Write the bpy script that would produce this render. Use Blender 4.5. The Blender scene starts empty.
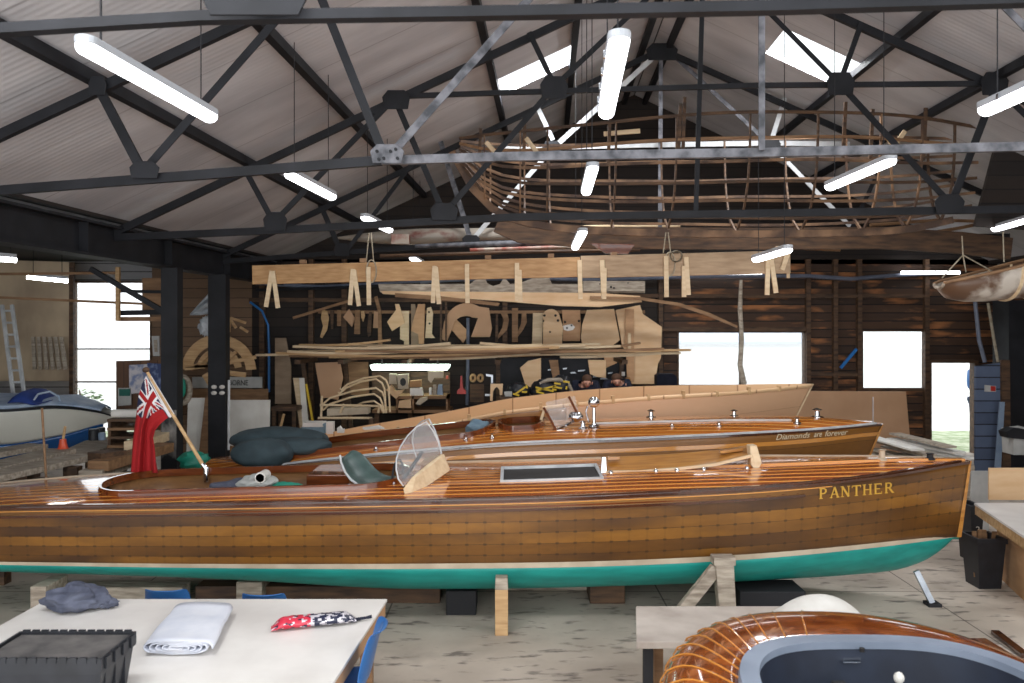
import bpy, math, random
from mathutils import Vector, Matrix, noise
random.seed(7)
R = random.uniform
SC = bpy.context.scene
COL = SC.collection
F, CX, HY, H = 800.0, 512.0, 325.0, 2.65       # focal length (px), centre column, horizon row, eye height (m)

def P(px, py, D): return Vector(((px-CX)/F*D, D, H-(py-HY)*D/F))
def PX(px, D): return (px-CX)/F*D
def PZ(py, D): return H-(py-HY)*D/F
def lerp(a, b, t): return a+(b-a)*t
def interp(tab, x):
    if x <= tab[0][0]: return tab[0][1]
    for (a, b), (c, d) in zip(tab, tab[1:]):
        if x <= c:
            t = (x-a)/(c-a); return b+(d-b)*t
    return tab[-1][1]
def smooth(tab, x):                               # Catmull-Rom style lookup
    n = len(tab)
    if x <= tab[0][0]: return tab[0][1]
    if x >= tab[-1][0]: return tab[-1][1]
    for i in range(n-1):
        if x <= tab[i+1][0]: break
    x0, y0 = tab[i]; x1, y1 = tab[i+1]; h = x1-x0; t = (x-x0)/h
    def m(k):
        a = tab[max(k-1, 0)]; b = tab[min(k+1, n-1)]
        return (b[1]-a[1])/(b[0]-a[0])
    m0, m1 = m(i)*h, m(i+1)*h
    return (2*t**3-3*t*t+1)*y0+(t**3-2*t*t+t)*m0+(-2*t**3+3*t*t)*y1+(t**3-t*t)*m1

# ---------------------------------------------------------------- materials
def lin(v):
    v /= 255.0
    return v/12.92 if v <= .04045 else ((v+.055)/1.055)**2.4
def rgb(c): return (lin(c[0]), lin(c[1]), lin(c[2]), 1)
W = MATS = {}
def mat(name, c, rough=.6, metal=0, c2=None, scale=4, stretch=(1, 1, 1), coat=0, bump=0, emit=0, alpha=1, trans=0, detail=6, lo=.35, hi=.65, uv=False, spec=.5):
    m = bpy.data.materials.new(name); m.use_nodes = True
    nt = m.node_tree; N = nt.nodes; L = nt.links; b = N['Principled BSDF']
    b.inputs['Base Color'].default_value = rgb(c)
    b.inputs['Roughness'].default_value = rough; b.inputs['Metallic'].default_value = metal
    b.inputs['Coat Weight'].default_value = coat; b.inputs['Coat Roughness'].default_value = .04
    b.inputs['Specular IOR Level'].default_value = spec
    if trans: b.inputs['Transmission Weight'].default_value = trans
    if alpha < 1: b.inputs['Alpha'].default_value = alpha
    if emit:
        b.inputs['Emission Color'].default_value = rgb(c); b.inputs['Emission Strength'].default_value = emit
    if c2 or bump:
        tc = N.new('ShaderNodeTexCoord'); mp = N.new('ShaderNodeMapping'); nz = N.new('ShaderNodeTexNoise')
        mp.inputs['Scale'].default_value = stretch
        L.new(tc.outputs['UV' if uv else 'Object'], mp.inputs['Vector']); L.new(mp.outputs[0], nz.inputs['Vector'])
        nz.inputs['Scale'].default_value = scale; nz.inputs['Detail'].default_value = detail
        if c2:
            cr = N.new('ShaderNodeValToRGB'); cr.color_ramp.elements[0].position = lo; cr.color_ramp.elements[1].position = hi
            cr.color_ramp.elements[0].color = rgb(c); cr.color_ramp.elements[1].color = rgb(c2)
            L.new(nz.outputs['Fac'], cr.inputs[0]); L.new(cr.outputs[0], b.inputs['Base Color'])
        if bump:
            bp = N.new('ShaderNodeBump'); bp.inputs['Strength'].default_value = bump; bp.inputs['Distance'].default_value = .02
            L.new(nz.outputs['Fac'], bp.inputs['Height']); L.new(bp.outputs[0], b.inputs['Normal'])
    MATS[name] = m
    return m
def math_node(nt, op, a, b=None, c=None):
    n = nt.nodes.new('ShaderNodeMath'); n.operation = op
    for i, v in enumerate((a, b, c)):
        if v is None: continue
        if isinstance(v, (int, float)): n.inputs[i].default_value = v
        else: nt.links.new(v, n.inputs[i])
    return n.outputs[0]
def mix_col(nt, fac, a, b):
    n = nt.nodes.new('ShaderNodeMix'); n.data_type = 'RGBA'
    for i, v in ((0, fac), (6, a), (7, b)):
        if isinstance(v, (int, float, tuple)): n.inputs[i].default_value = v
        else: nt.links.new(v, n.inputs[i])
    return n.outputs[2]
def plank_mat(name, axis, width, ca, cb, seam, rough=.6, coat=0, seamw=.06, uv=False, grain=(1, 1, 1), gscale=6, patch=None, pscale=.6, dots=None, fix=None, bump=.3, plo=.5, phi=.62):
    """boards of a given width counted along one coordinate, each board its own tone, dark seams between"""
    m = bpy.data.materials.new(name); m.use_nodes = True; nt = m.node_tree; N = nt.nodes; L = nt.links
    b = N['Principled BSDF']; b.inputs['Roughness'].default_value = rough
    b.inputs['Coat Weight'].default_value = coat; b.inputs['Coat Roughness'].default_value = .05
    tc = N.new('ShaderNodeTexCoord'); sp = N.new('ShaderNodeSeparateXYZ'); src = tc.outputs['UV' if uv else 'Object']
    L.new(src, sp.inputs[0]); v = sp.outputs[axis]
    q = math_node(nt, 'DIVIDE', v, width); fl = math_node(nt, 'FLOOR', q); fr = math_node(nt, 'FRACT', q)
    wn = N.new('ShaderNodeTexWhiteNoise'); wn.noise_dimensions = '1D'; L.new(fl, wn.inputs['W'])
    mp = N.new('ShaderNodeMapping'); mp.inputs['Scale'].default_value = grain; L.new(src, mp.inputs['Vector'])
    cb3 = N.new('ShaderNodeCombineXYZ'); L.new(math_node(nt, 'MULTIPLY', fl, 3.7), cb3.inputs[0])
    ad = N.new('ShaderNodeVectorMath'); ad.operation = 'ADD'; L.new(mp.outputs[0], ad.inputs[0]); L.new(cb3.outputs[0], ad.inputs[1])
    nz = N.new('ShaderNodeTexNoise'); nz.inputs['Scale'].default_value = gscale; nz.inputs['Detail'].default_value = 6; L.new(ad.outputs[0], nz.inputs['Vector'])
    f = math_node(nt, 'ADD', math_node(nt, 'MULTIPLY', wn.outputs['Value'], .55), math_node(nt, 'MULTIPLY', nz.outputs['Fac'], .5))
    col = mix_col(nt, f, rgb(ca), rgb(cb))
    if patch:
        n2 = N.new('ShaderNodeTexNoise'); n2.inputs['Scale'].default_value = pscale; n2.inputs['Detail'].default_value = 5; L.new(ad.outputs[0], n2.inputs['Vector'])
        cr = N.new('ShaderNodeMapRange'); cr.inputs[1].default_value = plo; cr.inputs[2].default_value = phi; L.new(n2.outputs['Fac'], cr.inputs[0])
        col = mix_col(nt, cr.outputs[0], col, rgb(patch))
    edge = math_node(nt, 'LESS_THAN', fr, seamw)
    if fix:                                       # fastening rows: (spacing along u, radius)
        du, rad = fix
        u = sp.outputs[0]; uq = math_node(nt, 'DIVIDE', u, du); uf = math_node(nt, 'ABSOLUTE', math_node(nt, 'SUBTRACT', math_node(nt, 'FRACT', uq), .5))
        vf = math_node(nt, 'ABSOLUTE', math_node(nt, 'SUBTRACT', math_node(nt, 'FRACT', math_node(nt, 'ADD', q, .5-seamw*.5)), .5))
        e1 = math_node(nt, 'LESS_THAN', uf, rad/du)
        e2 = math_node(nt, 'LESS_THAN', vf, rad*1.1/width)
        dot = math_node(nt, 'MULTIPLY', e1, e2)
        faint = math_node(nt, 'MULTIPLY', math_node(nt, 'LESS_THAN', uf, .02/du*.35), .12)
        col = mix_col(nt, faint, col, rgb(seam)); col = mix_col(nt, math_node(nt, 'MULTIPLY', dot, .6), col, rgb(seam))
    col = mix_col(nt, edge, col, rgb(seam))
    L.new(col, b.inputs['Base Color'])
    if bump:
        bp = N.new('ShaderNodeBump'); bp.inputs['Strength'].default_value = bump; bp.inputs['Distance'].default_value = .008
        L.new(math_node(nt, 'SUBTRACT', 1, edge), bp.inputs['Height']); L.new(bp.outputs[0], b.inputs['Normal'])
    MATS[name] = m
    return m

W['steel'] = mat('dark_painted_steel', (20, 21, 25), .6, 0, (34, 35, 40), 3, bump=.1, spec=.3)
W['steel_grey'] = mat('grey_painted_steel', (62, 64, 69), .6, 0, (118, 118, 124), 9, bump=.2, spec=.3)
W['steel_white'] = mat('white_painted_steel', (205, 207, 208), .5, 0, (170, 172, 175), 4)
W['timber'] = mat('pine_timber', (178, 140, 95), .6, 0, (205, 170, 125), 3, (1, 8, 8), bump=.05)
W['frame_wood'] = mat('slim_frame_wood', (74, 54, 42), .65, 0, (140, 108, 80), 2.2, (1, 1, 1), lo=.42, hi=.62)
W['beam_wood'] = mat('honey_beam_timber', (164, 122, 78), .6, 0, (190, 150, 104), 3, (1, 8, 8))
W['beam_grey'] = mat('greyed_beam_timber', (152, 126, 98), .65, 0, (178, 152, 122), 2.5, (1, 8, 8))
W['timber_dark'] = mat('aged_dark_timber', (58, 42, 32), .7, 0, (98, 72, 50), 3, (1, 6, 6), bump=.2)
W['timber_mid'] = mat('brown_timber', (120, 88, 60), .65, 0, (150, 115, 82), 3, (1, 6, 6), bump=.1)
W['timber_grey'] = mat('weathered_grey_timber', (138, 126, 112), .8, 0, (184, 172, 156), 5, (1, 5, 5), bump=.3)
W['timber_pale'] = mat('pale_fresh_timber', (205, 178, 142), .55, 0, (222, 200, 165), 3, (1, 6, 6))
W['ply'] = mat('birch_plywood', (216, 176, 132), .55, 0, (228, 194, 154), 2, (1, 1, 4))
W['ply_brown'] = mat('brown_plywood', (178, 136, 98), .6, 0, (196, 154, 114), 2.5, (1, 1, 4))
W['ply_dull'] = mat('dull_plywood', (150, 130, 108), .7, 0, (128, 108, 88), 2.2, (1, 1, 3))
W['hardboard'] = mat('tan_hardboard', (182, 142, 108), .6, 0, (194, 154, 120), 1.5)
W['white'] = mat('white_melamine', (230, 226, 221), .35, 0, (210, 205, 200), 2)
W['white_board'] = mat('white_faced_board', (236, 234, 228), .5, 0, (216, 212, 204), 2.5)
W['black'] = mat('black_plastic', (26, 28, 33), .45, 0, (36, 38, 44), 8)
W['rubber'] = mat('dull_black_rubber', (30, 30, 34), .8)
W['chrome'] = mat('polished_chrome', (225, 228, 232), .08, 1)
W['alu'] = mat('brushed_aluminium', (190, 196, 204), .35, 1, (165, 170, 180), 10)
W['glass'] = mat('clear_perspex', (225, 232, 236), .03, 0, alpha=.13, spec=.7)
W['green_leather'] = mat('dark_green_leather', (52, 74, 72), .4, 0, (64, 88, 84), 12, bump=.1)
W['slate_cover'] = mat('slate_fabric_cover', (40, 54, 60), .8, 0, (52, 68, 74), 6, bump=.1)
W['grey_cloth'] = mat('grey_rag', (165, 168, 165), .9, 0, (190, 192, 188), 8, bump=.2)
W['blue_cloth'] = mat('pale_blue_cloth', (105, 128, 145), .9, 0, (125, 148, 162), 8)
W['cap_cloth'] = mat('faded_slate_cloth', (66, 70, 86), .95, 0, (92, 96, 112), 9, bump=.25)
W['sheet'] = mat('pale_grey_dust_sheet', (196, 200, 212), .85, 0, (212, 214, 222), 6, bump=.1)
W['white_cloth'] = mat('white_cloth', (225, 222, 216), .8, 0, (208, 204, 196), 5, bump=.1)
W['chair_blue'] = mat('blue_moulded_plastic', (34, 88, 150), .35, 0, (44, 102, 162), 4)
W['teal'] = mat('teal_antifoul', (16, 128, 120), .45, 0, (26, 148, 138), 2.5, (1, 3, 6))
W['boot'] = mat('cream_boot_top', (196, 182, 160), .5, 0, (176, 160, 138), 5)
W['blue_hose'] = mat('blue_air_hose', (30, 110, 180), .4)
W['grey_pipe'] = mat('grey_conduit', (90, 98, 116), .5, 0, (110, 116, 132), 6)
W['rope'] = mat('old_rope', (170, 160, 140), .9, 0, (140, 128, 108), 20)
W['red_paint'] = mat('red_paint', (176, 42, 36), .4, 0, (196, 56, 44), 5)
W['orange'] = mat('orange_plastic', (214, 82, 48), .4)
W['yellow'] = mat('yellow_paint', (216, 182, 40), .5)
W['flag_red'] = mat('flag_red', (160, 20, 26), .8)
W['flag_blue'] = mat('flag_navy', (32, 36, 66), .8)
W['flag_white'] = mat('flag_white', (222, 220, 222), .8)
W['boat_white'] = mat('cream_gelcoat', (205, 203, 192), .25, 0, (196, 194, 184), 1.5, coat=.3)
W['boat_blue'] = mat('blue_gelcoat', (22, 74, 130), .25, coat=.3)
W['tarp_blue'] = mat('pale_blue_tarpaulin', (140, 160, 188), .6, 0, (176, 190, 208), 4, bump=.3)
W['navy'] = mat('navy_cloth', (16, 21, 40), .85, 0, (24, 30, 50), 8)
W['skin'] = mat('skin', (205, 150, 128), .55)
W['hair'] = mat('brown_hair', (88, 62, 46), .8)
W['denim'] = mat('denim', (50, 62, 90), .9)
W['green_box'] = mat('green_plastic', (32, 138, 116), .45, 0, (44, 152, 130), 6)
W['blue_grey'] = mat('blue_grey_paint', (120, 140, 165), .5, 0, (138, 156, 178), 4)
W['navy_int'] = mat('dark_navy_upholstery', (16, 24, 40), .7, 0, (24, 34, 52), 6)
W['coaming_grey'] = mat('grey_primer', (112, 122, 138), .55, 0, (128, 138, 154), 4)
W['old_red'] = mat('faded_red_hull', (150, 72, 58), .5, 0, (186, 172, 158), 1.6, (1, 1, 1), lo=.42, hi=.5)
W['canoe'] = mat('flaking_canoe_skin', (96, 70, 52), .45, 0, (190, 180, 168), 2.2, (1, 1, 1), lo=.5, hi=.62)
W['gold'] = mat('gold_leaf', (214, 168, 72), .35, .3)
W['silver_text'] = mat('silver_lettering', (222, 206, 176), .4)
W['ink'] = mat('black_ink', (30, 32, 34), .6)
W['sign_white'] = mat('dirty_white_sign', (196, 196, 194), .6, 0, (165, 166, 164), 3)
W['poster_green'] = mat('green_notice', (24, 96, 84), .5)
W['poster'] = mat('faded_poster', (200, 196, 200), .6, 0, (120, 132, 168), 7, lo=.45, hi=.6)
W['poster_blue'] = mat('blue_poster', (52, 66, 110), .6, 0, (120, 136, 170), 9, lo=.5, hi=.65)
W['tube_white'] = mat('lamp_diffuser', (250, 252, 255), .4, emit=9)
W['tube_bay'] = mat('bay_tube_diffuser', (250, 252, 255), .4, emit=26)
W['tube_cool'] = mat('bench_lamp_diffuser', (225, 245, 232), .4, emit=7)
W['lamp_body'] = mat('grey_lamp_body', (176, 180, 186), .5)
W['cardboard'] = mat('cardboard', (172, 132, 92), .8, 0, (156, 118, 82), 6)
W['plastic_sheet'] = mat('translucent_plastic_sheet', (196, 202, 208), .3, 0, (150, 156, 164), 5, bump=.4, lo=.4, hi=.6)
W['door_blue'] = plank_mat('blue_painted_boards', 2, .21, (66, 78, 102), (98, 112, 138), (24, 28, 40), .6, seamw=.1)
W['weather_white'] = plank_mat('pale_weatherboards', 2, .17, (128, 128, 132), (160, 160, 162), (66, 64, 66), .7, seamw=.12, grain=(1, 1, 5))
W['wall'] = plank_mat('dark_wall_boards', 2, .17, (38, 28, 23), (84, 58, 40), (12, 10, 10), .75, grain=(1, 1, 4), gscale=3.5, patch=(168, 110, 66), pscale=1.1, seamw=.13, plo=.53, phi=.68)
W['gable'] = plank_mat('dark_gable_boards', 2, .2, (26, 22, 22), (48, 38, 32), (12, 11, 12), .8, grain=(1, 1, 5), gscale=2.5, seamw=.08)  # near-black boards, darker than the wall boards
W['wall_brown'] = plank_mat('brown_vertical_boards', 0, .15, (84, 58, 42), (120, 86, 60), (40, 30, 24), .7, grain=(5, 1, 1), gscale=3, seamw=.06)
W['wall_brick'] = plank_mat('brown_lap_boards', 2, .2, (96, 74, 56), (132, 104, 80), (48, 38, 30), .7, grain=(1, 1, 5), gscale=3, seamw=.06)
W['ply_wall'] = mat('stained_ply_wall', (205, 184, 154), .65, 0, (160, 140, 118), 1.2, (1, 1, .6))
W['topside'] = plank_mat('varnished_mahogany_planking', 1, 1/6., (96, 60, 20), (146, 98, 36), (46, 28, 12), .38, coat=.2, seamw=.03, uv=True, grain=(3, 5, 1), gscale=3, fix=(.155, .015), bump=.15, patch=(70, 44, 22), pscale=.16, plo=.42, phi=.62)
W['topside_dark'] = plank_mat('dark_varnished_planking', 1, 1/4., (100, 64, 24), (146, 96, 38), (34, 20, 10), .45, coat=.1, seamw=.02, uv=True, grain=(3, 5, 1), gscale=3, bump=.1)
W['deck'] = plank_mat('varnished_mahogany_deck', 1, .12, (140, 60, 20), (196, 102, 36), (244, 176, 92), .2, coat=.8, seamw=.3, uv=True, grain=(1, 6, 1), gscale=4, bump=0)
W['deck2'] = plank_mat('varnished_amber_deck', 1, .12, (150, 78, 24), (200, 118, 44), (224, 160, 82), .2, coat=.8, seamw=.2, uv=True, grain=(1, 6, 1), gscale=4, bump=0)
W['mahog'] = mat('varnished_mahogany', (88, 42, 20), .2, 0, (120, 62, 28), 3, (1, 8, 8), coat=1)
W['mahog_rail'] = mat('dark_mahogany_rail', (58, 30, 18), .22, 0, (82, 44, 24), 3, (1, 8, 8), coat=1)
W['amber'] = mat('varnished_amber_wood', (158, 104, 44), .3, 0, (186, 130, 62), 3, (1, 8, 8), coat=.8)
W['interior'] = mat('oiled_interior_wood', (106, 70, 36), .5, 0, (132, 92, 50), 3, (1, 6, 6))
W['new_hull'] = plank_mat('fresh_hull_planking', 1, 1/3., (208, 164, 128), (218, 178, 142), (176, 134, 100), .55, uv=True, seamw=.015, grain=(2, 6, 1), gscale=3, bump=0)
W['new_rim'] = plank_mat('fresh_inwale_planks', 0, .7, (214, 176, 132), (226, 190, 148), (170, 128, 92), .5, uv=True, seamw=.03, bump=0)
W['turtle'] = mat('varnished_round_deck', (110, 50, 18), .12, 0, (158, 84, 34), 2, (6, 6, 2), coat=1)
W['strip_gold'] = mat('pale_inlay', (206, 140, 66), .2, coat=1)
W['slot'] = mat('dark_slot', (24, 20, 20), .7)

# ---------------------------------------------------------------- mesh builder
class MB:
    def __init__(s): s.v = []; s.f = []; s.uv = {}; s.mi = []; s.smooth = False
    def add(s, vs, fs, mi=0):
        o = len(s.v); s.v += [Vector(v) for v in vs]; s.f += [tuple(i+o for i in f) for f in fs]; s.mi += [mi]*len(fs); return o
    def box(s, a, b, mi=0):
        x0, y0, z0 = [min(p, q) for p, q in zip(a, b)]; x1, y1, z1 = [max(p, q) for p, q in zip(a, b)]
        s.add([(x0, y0, z0), (x1, y0, z0), (x1, y1, z0), (x0, y1, z0), (x0, y0, z1), (x1, y0, z1), (x1, y1, z1), (x0, y1, z1)],
              [(0, 3, 2, 1), (4, 5, 6, 7), (0, 1, 5, 4), (1, 2, 6, 5), (2, 3, 7, 6), (3, 0, 4, 7)], mi); return s
    def bar(s, a, b, w, h, up=(0, 1, 0), mi=0):
        """box section from a to b; w measured along 'up x dir', h along the other normal"""
        a = Vector(a); b = Vector(b); d = (b-a)
        if d.length < 1e-6: return s
        d.normalize(); u = Vector(up)
        if abs(d.dot(u)) > .97: u = Vector((1, 0, 0))
        n1 = d.cross(u).normalized(); n2 = d.cross(n1).normalized()
        vs = [p+n1*(i*w/2)+n2*(j*h/2) for p in (a, b) for i, j in ((-1, -1), (1, -1), (1, 1), (-1, 1))]
        s.add(vs, [(0, 1, 2, 3), (7, 6, 5, 4), (0, 4, 5, 1), (1, 5, 6, 2), (2, 6, 7, 3), (3, 7, 4, 0)], mi); return s
    def sweep(s, pts, prof, up=(0, 1, 0), mi=0):
        """closed 2D profile (along normal, along up) carried along a polyline"""
        pts = [Vector(p) for p in pts]; u = Vector(up); n = len(prof); vs = []; fs = []
        for i, p in enumerate(pts):
            d = (pts[min(i+1, len(pts)-1)]-pts[max(i-1, 0)]).normalized(); n1 = d.cross(u).normalized(); u2 = n1.cross(d)
            vs += [p+n1*x+u2*y for x, y in prof]
        for i in range(len(pts)-1):
            for k in range(n): k2 = (k+1) % n; fs.append((i*n+k, i*n+k2, (i+1)*n+k2, (i+1)*n+k))
        fs.append(tuple(range(n-1, -1, -1))); fs.append(tuple((len(pts)-1)*n+k for k in range(n)))
        s.add(vs, fs, mi); return s
    def tube(s, pts, r, n=8, mi=0, cap=True):
        pts = [Vector(p) for p in pts]; rr = r if isinstance(r, (list, tuple)) else [r]*len(pts)
        ref = None; o = len(s.v); vs = []; fs = []
        for i, p in enumerate(pts):
            d = (pts[min(i+1, len(pts)-1)]-pts[max(i-1, 0)]).normalized()
            if ref is None: ref = Vector((0, 0, 1)) if abs(d.z) < .9 else Vector((1, 0, 0))
            n1 = (ref-d*ref.dot(d)).normalized(); ref = n1; n2 = d.cross(n1)
            for k in range(n):
                a = 2*math.pi*k/n; vs.append(p+(n1*math.cos(a)+n2*math.sin(a))*rr[i])
        for i in range(len(pts)-1):
            for k in range(n):
                k2 = (k+1) % n; fs.append((i*n+k, i*n+k2, (i+1)*n+k2, (i+1)*n+k))
        if cap: fs.append(tuple(range(n-1, -1, -1))); fs.append(tuple((len(pts)-1)*n+k for k in range(n)))
        s.add(vs, fs, mi); s.smooth = True; return s
    def prism(s, poly, d, mi=0):
        """poly: 3D points (planar), extruded by vector d"""
        n = len(poly); d = Vector(d); poly = [Vector(p) for p in poly]
        s.add(poly+[p+d for p in poly], [tuple(range(n-1, -1, -1)), tuple(range(n, 2*n))]+[(i, (i+1) % n, n+(i+1) % n, n+i) for i in range(n)], mi); return s
    def lathe(s, c, prof, n=20, mi=0, axis='Z', cap=True):
        c = Vector(c); vs = []; fs = []
        for r, z in prof:
            for k in range(n):
                a = 2*math.pi*k/n; x, y = r*math.cos(a), r*math.sin(a)
                vs.append(c+(Vector((x, y, z)) if axis == 'Z' else Vector((x, z, y)) if axis == 'Y' else Vector((z, x, y))))
        for i in range(len(prof)-1):
            for k in range(n):
                k2 = (k+1) % n; fs.append((i*n+k, i*n+k2, (i+1)*n+k2, (i+1)*n+k))
        if cap: fs += [tuple(range(n-1, -1, -1)), tuple((len(prof)-1)*n+k for k in range(n))]
        s.add(vs, fs, mi); s.smooth = True; return s
    def grid(s, rows, uvs=None, mi=0, closed=False):
        """rows: list of equal-length point lists"""
        n = len(rows[0]); vs = [p for r in rows for p in r]; fs = []
        for i in range(len(rows)-1):
            for k in range(n if closed else n-1):
                k2 = (k+1) % n; fs.append((i*n+k, i*n+k2, (i+1)*n+k2, (i+1)*n+k))
        o = s.add(vs, fs, mi)
        if uvs:
            for i, r in enumerate(uvs):
                for k, q in enumerate(r): s.uv[o+i*n+k] = q
        s.smooth = True; return s
    def blob(s, c, rad, amp=.15, freq=3, nu=28, nv=18, seed=0, flat=None, mi=0):
        c = Vector(c); rows = []
        for i in range(nv+1):
            th = math.pi*i/nv; row = []
            for k in range(nu):
                ph = 2*math.pi*k/nu; d = Vector((math.sin(th)*math.cos(ph), math.sin(th)*math.sin(ph), math.cos(th)))
                q = 1+amp*(noise.noise(d*freq+Vector((seed, seed*2, 0)))+.6*abs(noise.noise(d*freq*2.3+Vector((0, seed, 3)))))
                p = Vector((d.x*rad[0], d.y*rad[1], d.z*rad[2]))*q
                if flat is not None and p.z < flat: p.z = flat
                row.append(c+p)
            rows.append(row)
        return s.grid(rows, mi=mi, closed=True)
    def build(s, name, m, parent=None, bevel=0, solid=0, sub=0, smooth=None):
        off = Vector((0, 0, 0))
        if parent is not None: off = ORG[parent.name]
        else:
            lo = [min(p[i] for p in s.v) for i in range(3)]; hi = [max(p[i] for p in s.v) for i in range(3)]
            off = Vector(((lo[0]+hi[0])/2, (lo[1]+hi[1])/2, lo[2]))
        me = bpy.data.meshes.new(name); me.from_pydata([tuple(p-off) for p in s.v], [], s.f)
        for mm in (m if isinstance(m, (list, tuple)) else [m]): me.materials.append(W[mm] if isinstance(mm, str) else mm)
        for p, i in zip(me.polygons, s.mi): p.material_index = i
        if s.uv:
            ul = me.uv_layers.new(name='UVMap')
            for lp in me.loops:
                if lp.vertex_index in s.uv: ul.data[lp.index].uv = s.uv[lp.vertex_index]
        if (s.smooth if smooth is None else smooth):
            me.shade_smooth() if hasattr(me, 'shade_smooth') else None
            me.set_sharp_from_angle(angle=math.radians(42))
        me.validate(); me.update()
        o = bpy.data.objects.new(name, me); COL.objects.link(o)
        if parent is not None: o.parent = parent; ORG[o.name] = off
        else: o.location = off; ORG[o.name] = off
        if solid: q = o.modifiers.new('thickness', 'SOLIDIFY'); q.thickness = solid; q.offset = 0
        if bevel: q = o.modifiers.new('bevel', 'BEVEL'); q.width = bevel; q.segments = 2; q.limit_method = 'ANGLE'
        if sub: q = o.modifiers.new('sub', 'SUBSURF'); q.levels = sub; q.render_levels = sub
        return o
ORG = {}
def tag(o, label, cat, group=None, kind=None):
    if label: o['label'] = label
    if cat: o['category'] = cat
    if group: o['group'] = group
    if kind: o['kind'] = kind
    return o
def root(name, loc, label, cat, group=None):
    o = bpy.data.objects.new(name, None); COL.objects.link(o); o.location = Vector(loc); ORG[o.name] = Vector(loc)
    o.empty_display_size = .1
    return tag(o, label, cat, group)
def struct(o): o['kind'] = 'structure'; return o
def copy_tree(o, parent=None, shift=None, label=None, group=None):
    c = o.copy(); COL.objects.link(c)
    if parent is not None: c.parent = parent
    if shift is not None: c.location = o.location+Vector(shift)
    if label: c['label'] = label
    if group: c['group'] = group
    ORG[c.name] = ORG[o.name]+(Vector(shift) if shift is not None else Vector((0, 0, 0)))
    for ch in list(o.children): copy_tree(ch, c)
    return c
def slab(name, label, cat, pts, D, th, m, group=None, bevel=.002, holes=(), parent=None):
    """board seen face on: outline given in photo pixels at distance D, with real thickness"""
    b = MB(); poly = [P(x, y, D) for x, y in pts]; b.prism(poly, (0, th, 0))
    o = b.build(name, m, parent, bevel=bevel)
    if parent is None: tag(o, label, cat, group)
    elif label: o['label'] = label
    for hx, hy, hr in holes:
        c = P(hx, hy, D-.003); q = MB(); q.lathe(c, [(hr*D/F, 0), (hr*D/F, .008)], 14, axis='Y'); q.build('hole', 'slot', o)
    return o
def plank(name, label, cat, a, b, w, h, m, group=None, parent=None, up=(0, 1, 0)):
    q = MB(); q.bar(a, b, w, h, up); o = q.build(name, m, parent, bevel=.003)
    return tag(o, label, cat, group) if parent is None else o
# ================================================================ camera
cam = bpy.data.cameras.new('camera'); co = bpy.data.objects.new('camera', cam); COL.objects.link(co); SC.camera = co
cam.sensor_width = 36; cam.lens = F*36/1024; cam.shift_y = -(341.5-HY)/1024.0
cam.clip_start = .05; cam.clip_end = 200
co.location = (0, 0, H); co.rotation_euler = (math.pi/2, 0, 0)
cam.dof.use_dof = True; cam.dof.focus_distance = 7.6; cam.dof.aperture_fstop = 2.4

# ================================================================ building frame
SL, ZR = .468, 7.40                               # roof pitch, underside at the ridge
def ridge_x(Y): return 2.22+.045*(Y-9.8)
def roof_z(X, Y, d=0): return ZR-d-SL*abs(X-ridge_x(Y))
def roof_hit(px, py, side, d=0):
    a = (px-CX)/F; b = (HY-py)/F; s = -side                       # side -1 = left slope
    # H+b t = ZR-d - SL*side*(a t - 2.22 - .045(t-9.8))
    t = (ZR-d-H+SL*side*(2.22-.441))/(b+SL*side*(a-.045))
    return Vector((a*t, t, H+b*t))
YB = 16.5; YF = -1.5
XL, XR = -7.35, 7.5                               # eaves relative to the ridge

# roof: two slopes with a rooflight opening in each, built as thick sheets around the opening
def slope(side, holes, name, label=None):
    """(u,Y) grid on the slope, cells inside a hole left out"""
    us = [0, abs(XL if side < 0 else XR)+.1]; ys = [YF, YB+.2]
    for (u0, u1, y0, y1) in holes: us += [u0, u1]; ys += [y0, y1]
    us = sorted(set(us)); ys = sorted(set(ys)); b = MB()
    def p(u, Y, t=0):
        X = ridge_x(Y)+side*u; return Vector((X, Y, roof_z(X, Y)+t))
    for i in range(len(us)-1):
        for j in range(len(ys)-1):
            um = (us[i]+us[i+1])/2; ym = (ys[j]+ys[j+1])/2
            if any(h[0] < um < h[1] and h[2] < ym < h[3] for h in holes): continue
            q = [p(us[i], ys[j]), p(us[i+1], ys[j]), p(us[i+1], ys[j+1]), p(us[i], ys[j+1])]
            t = [v+Vector((0, 0, .06)) for v in q]
            b.add(q+t, [(0, 1, 2, 3), (7, 6, 5, 4), (0, 4, 5, 1), (1, 5, 6, 2), (2, 6, 7, 3), (3, 7, 4, 0)])
    o = b.build(name, 'liner'); return struct(o)
# corrugated liner sheet: ridges run down the slope (constant Y)
m = mat('liner', (203, 202, 205), .6, 0, (172, 171, 175), 1.1, (.35, 1.4, 1), spec=.3)
nt = m.node_tree; N = nt.nodes; L = nt.links; bs = N['Principled BSDF']
tc = N.new('ShaderNodeTexCoord'); sp = N.new('ShaderNodeSeparateXYZ'); L.new(tc.outputs['Object'], sp.inputs[0])
s1 = math_node(nt, 'SINE', math_node(nt, 'MULTIPLY', sp.outputs[1], 2*math.pi/.076))
bp = N.new('ShaderNodeBump'); bp.inputs['Strength'].default_value = .12; bp.inputs['Distance'].default_value = .006; L.new(s1, bp.inputs['Height']); L.new(bp.outputs[0], bs.inputs['Normal'])
# seams between sheets
fr = math_node(nt, 'FRACT', math_node(nt, 'DIVIDE', sp.outputs[1], 1.05)); sm = math_node(nt, 'LESS_THAN', fr, .02)
old = bs.inputs['Base Color'].links[0].from_socket; c2 = mix_col(nt, math_node(nt, 'MULTIPLY', sm, .35), old, rgb((95, 90, 92))); L.new(c2, bs.inputs['Base Color'])

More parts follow.
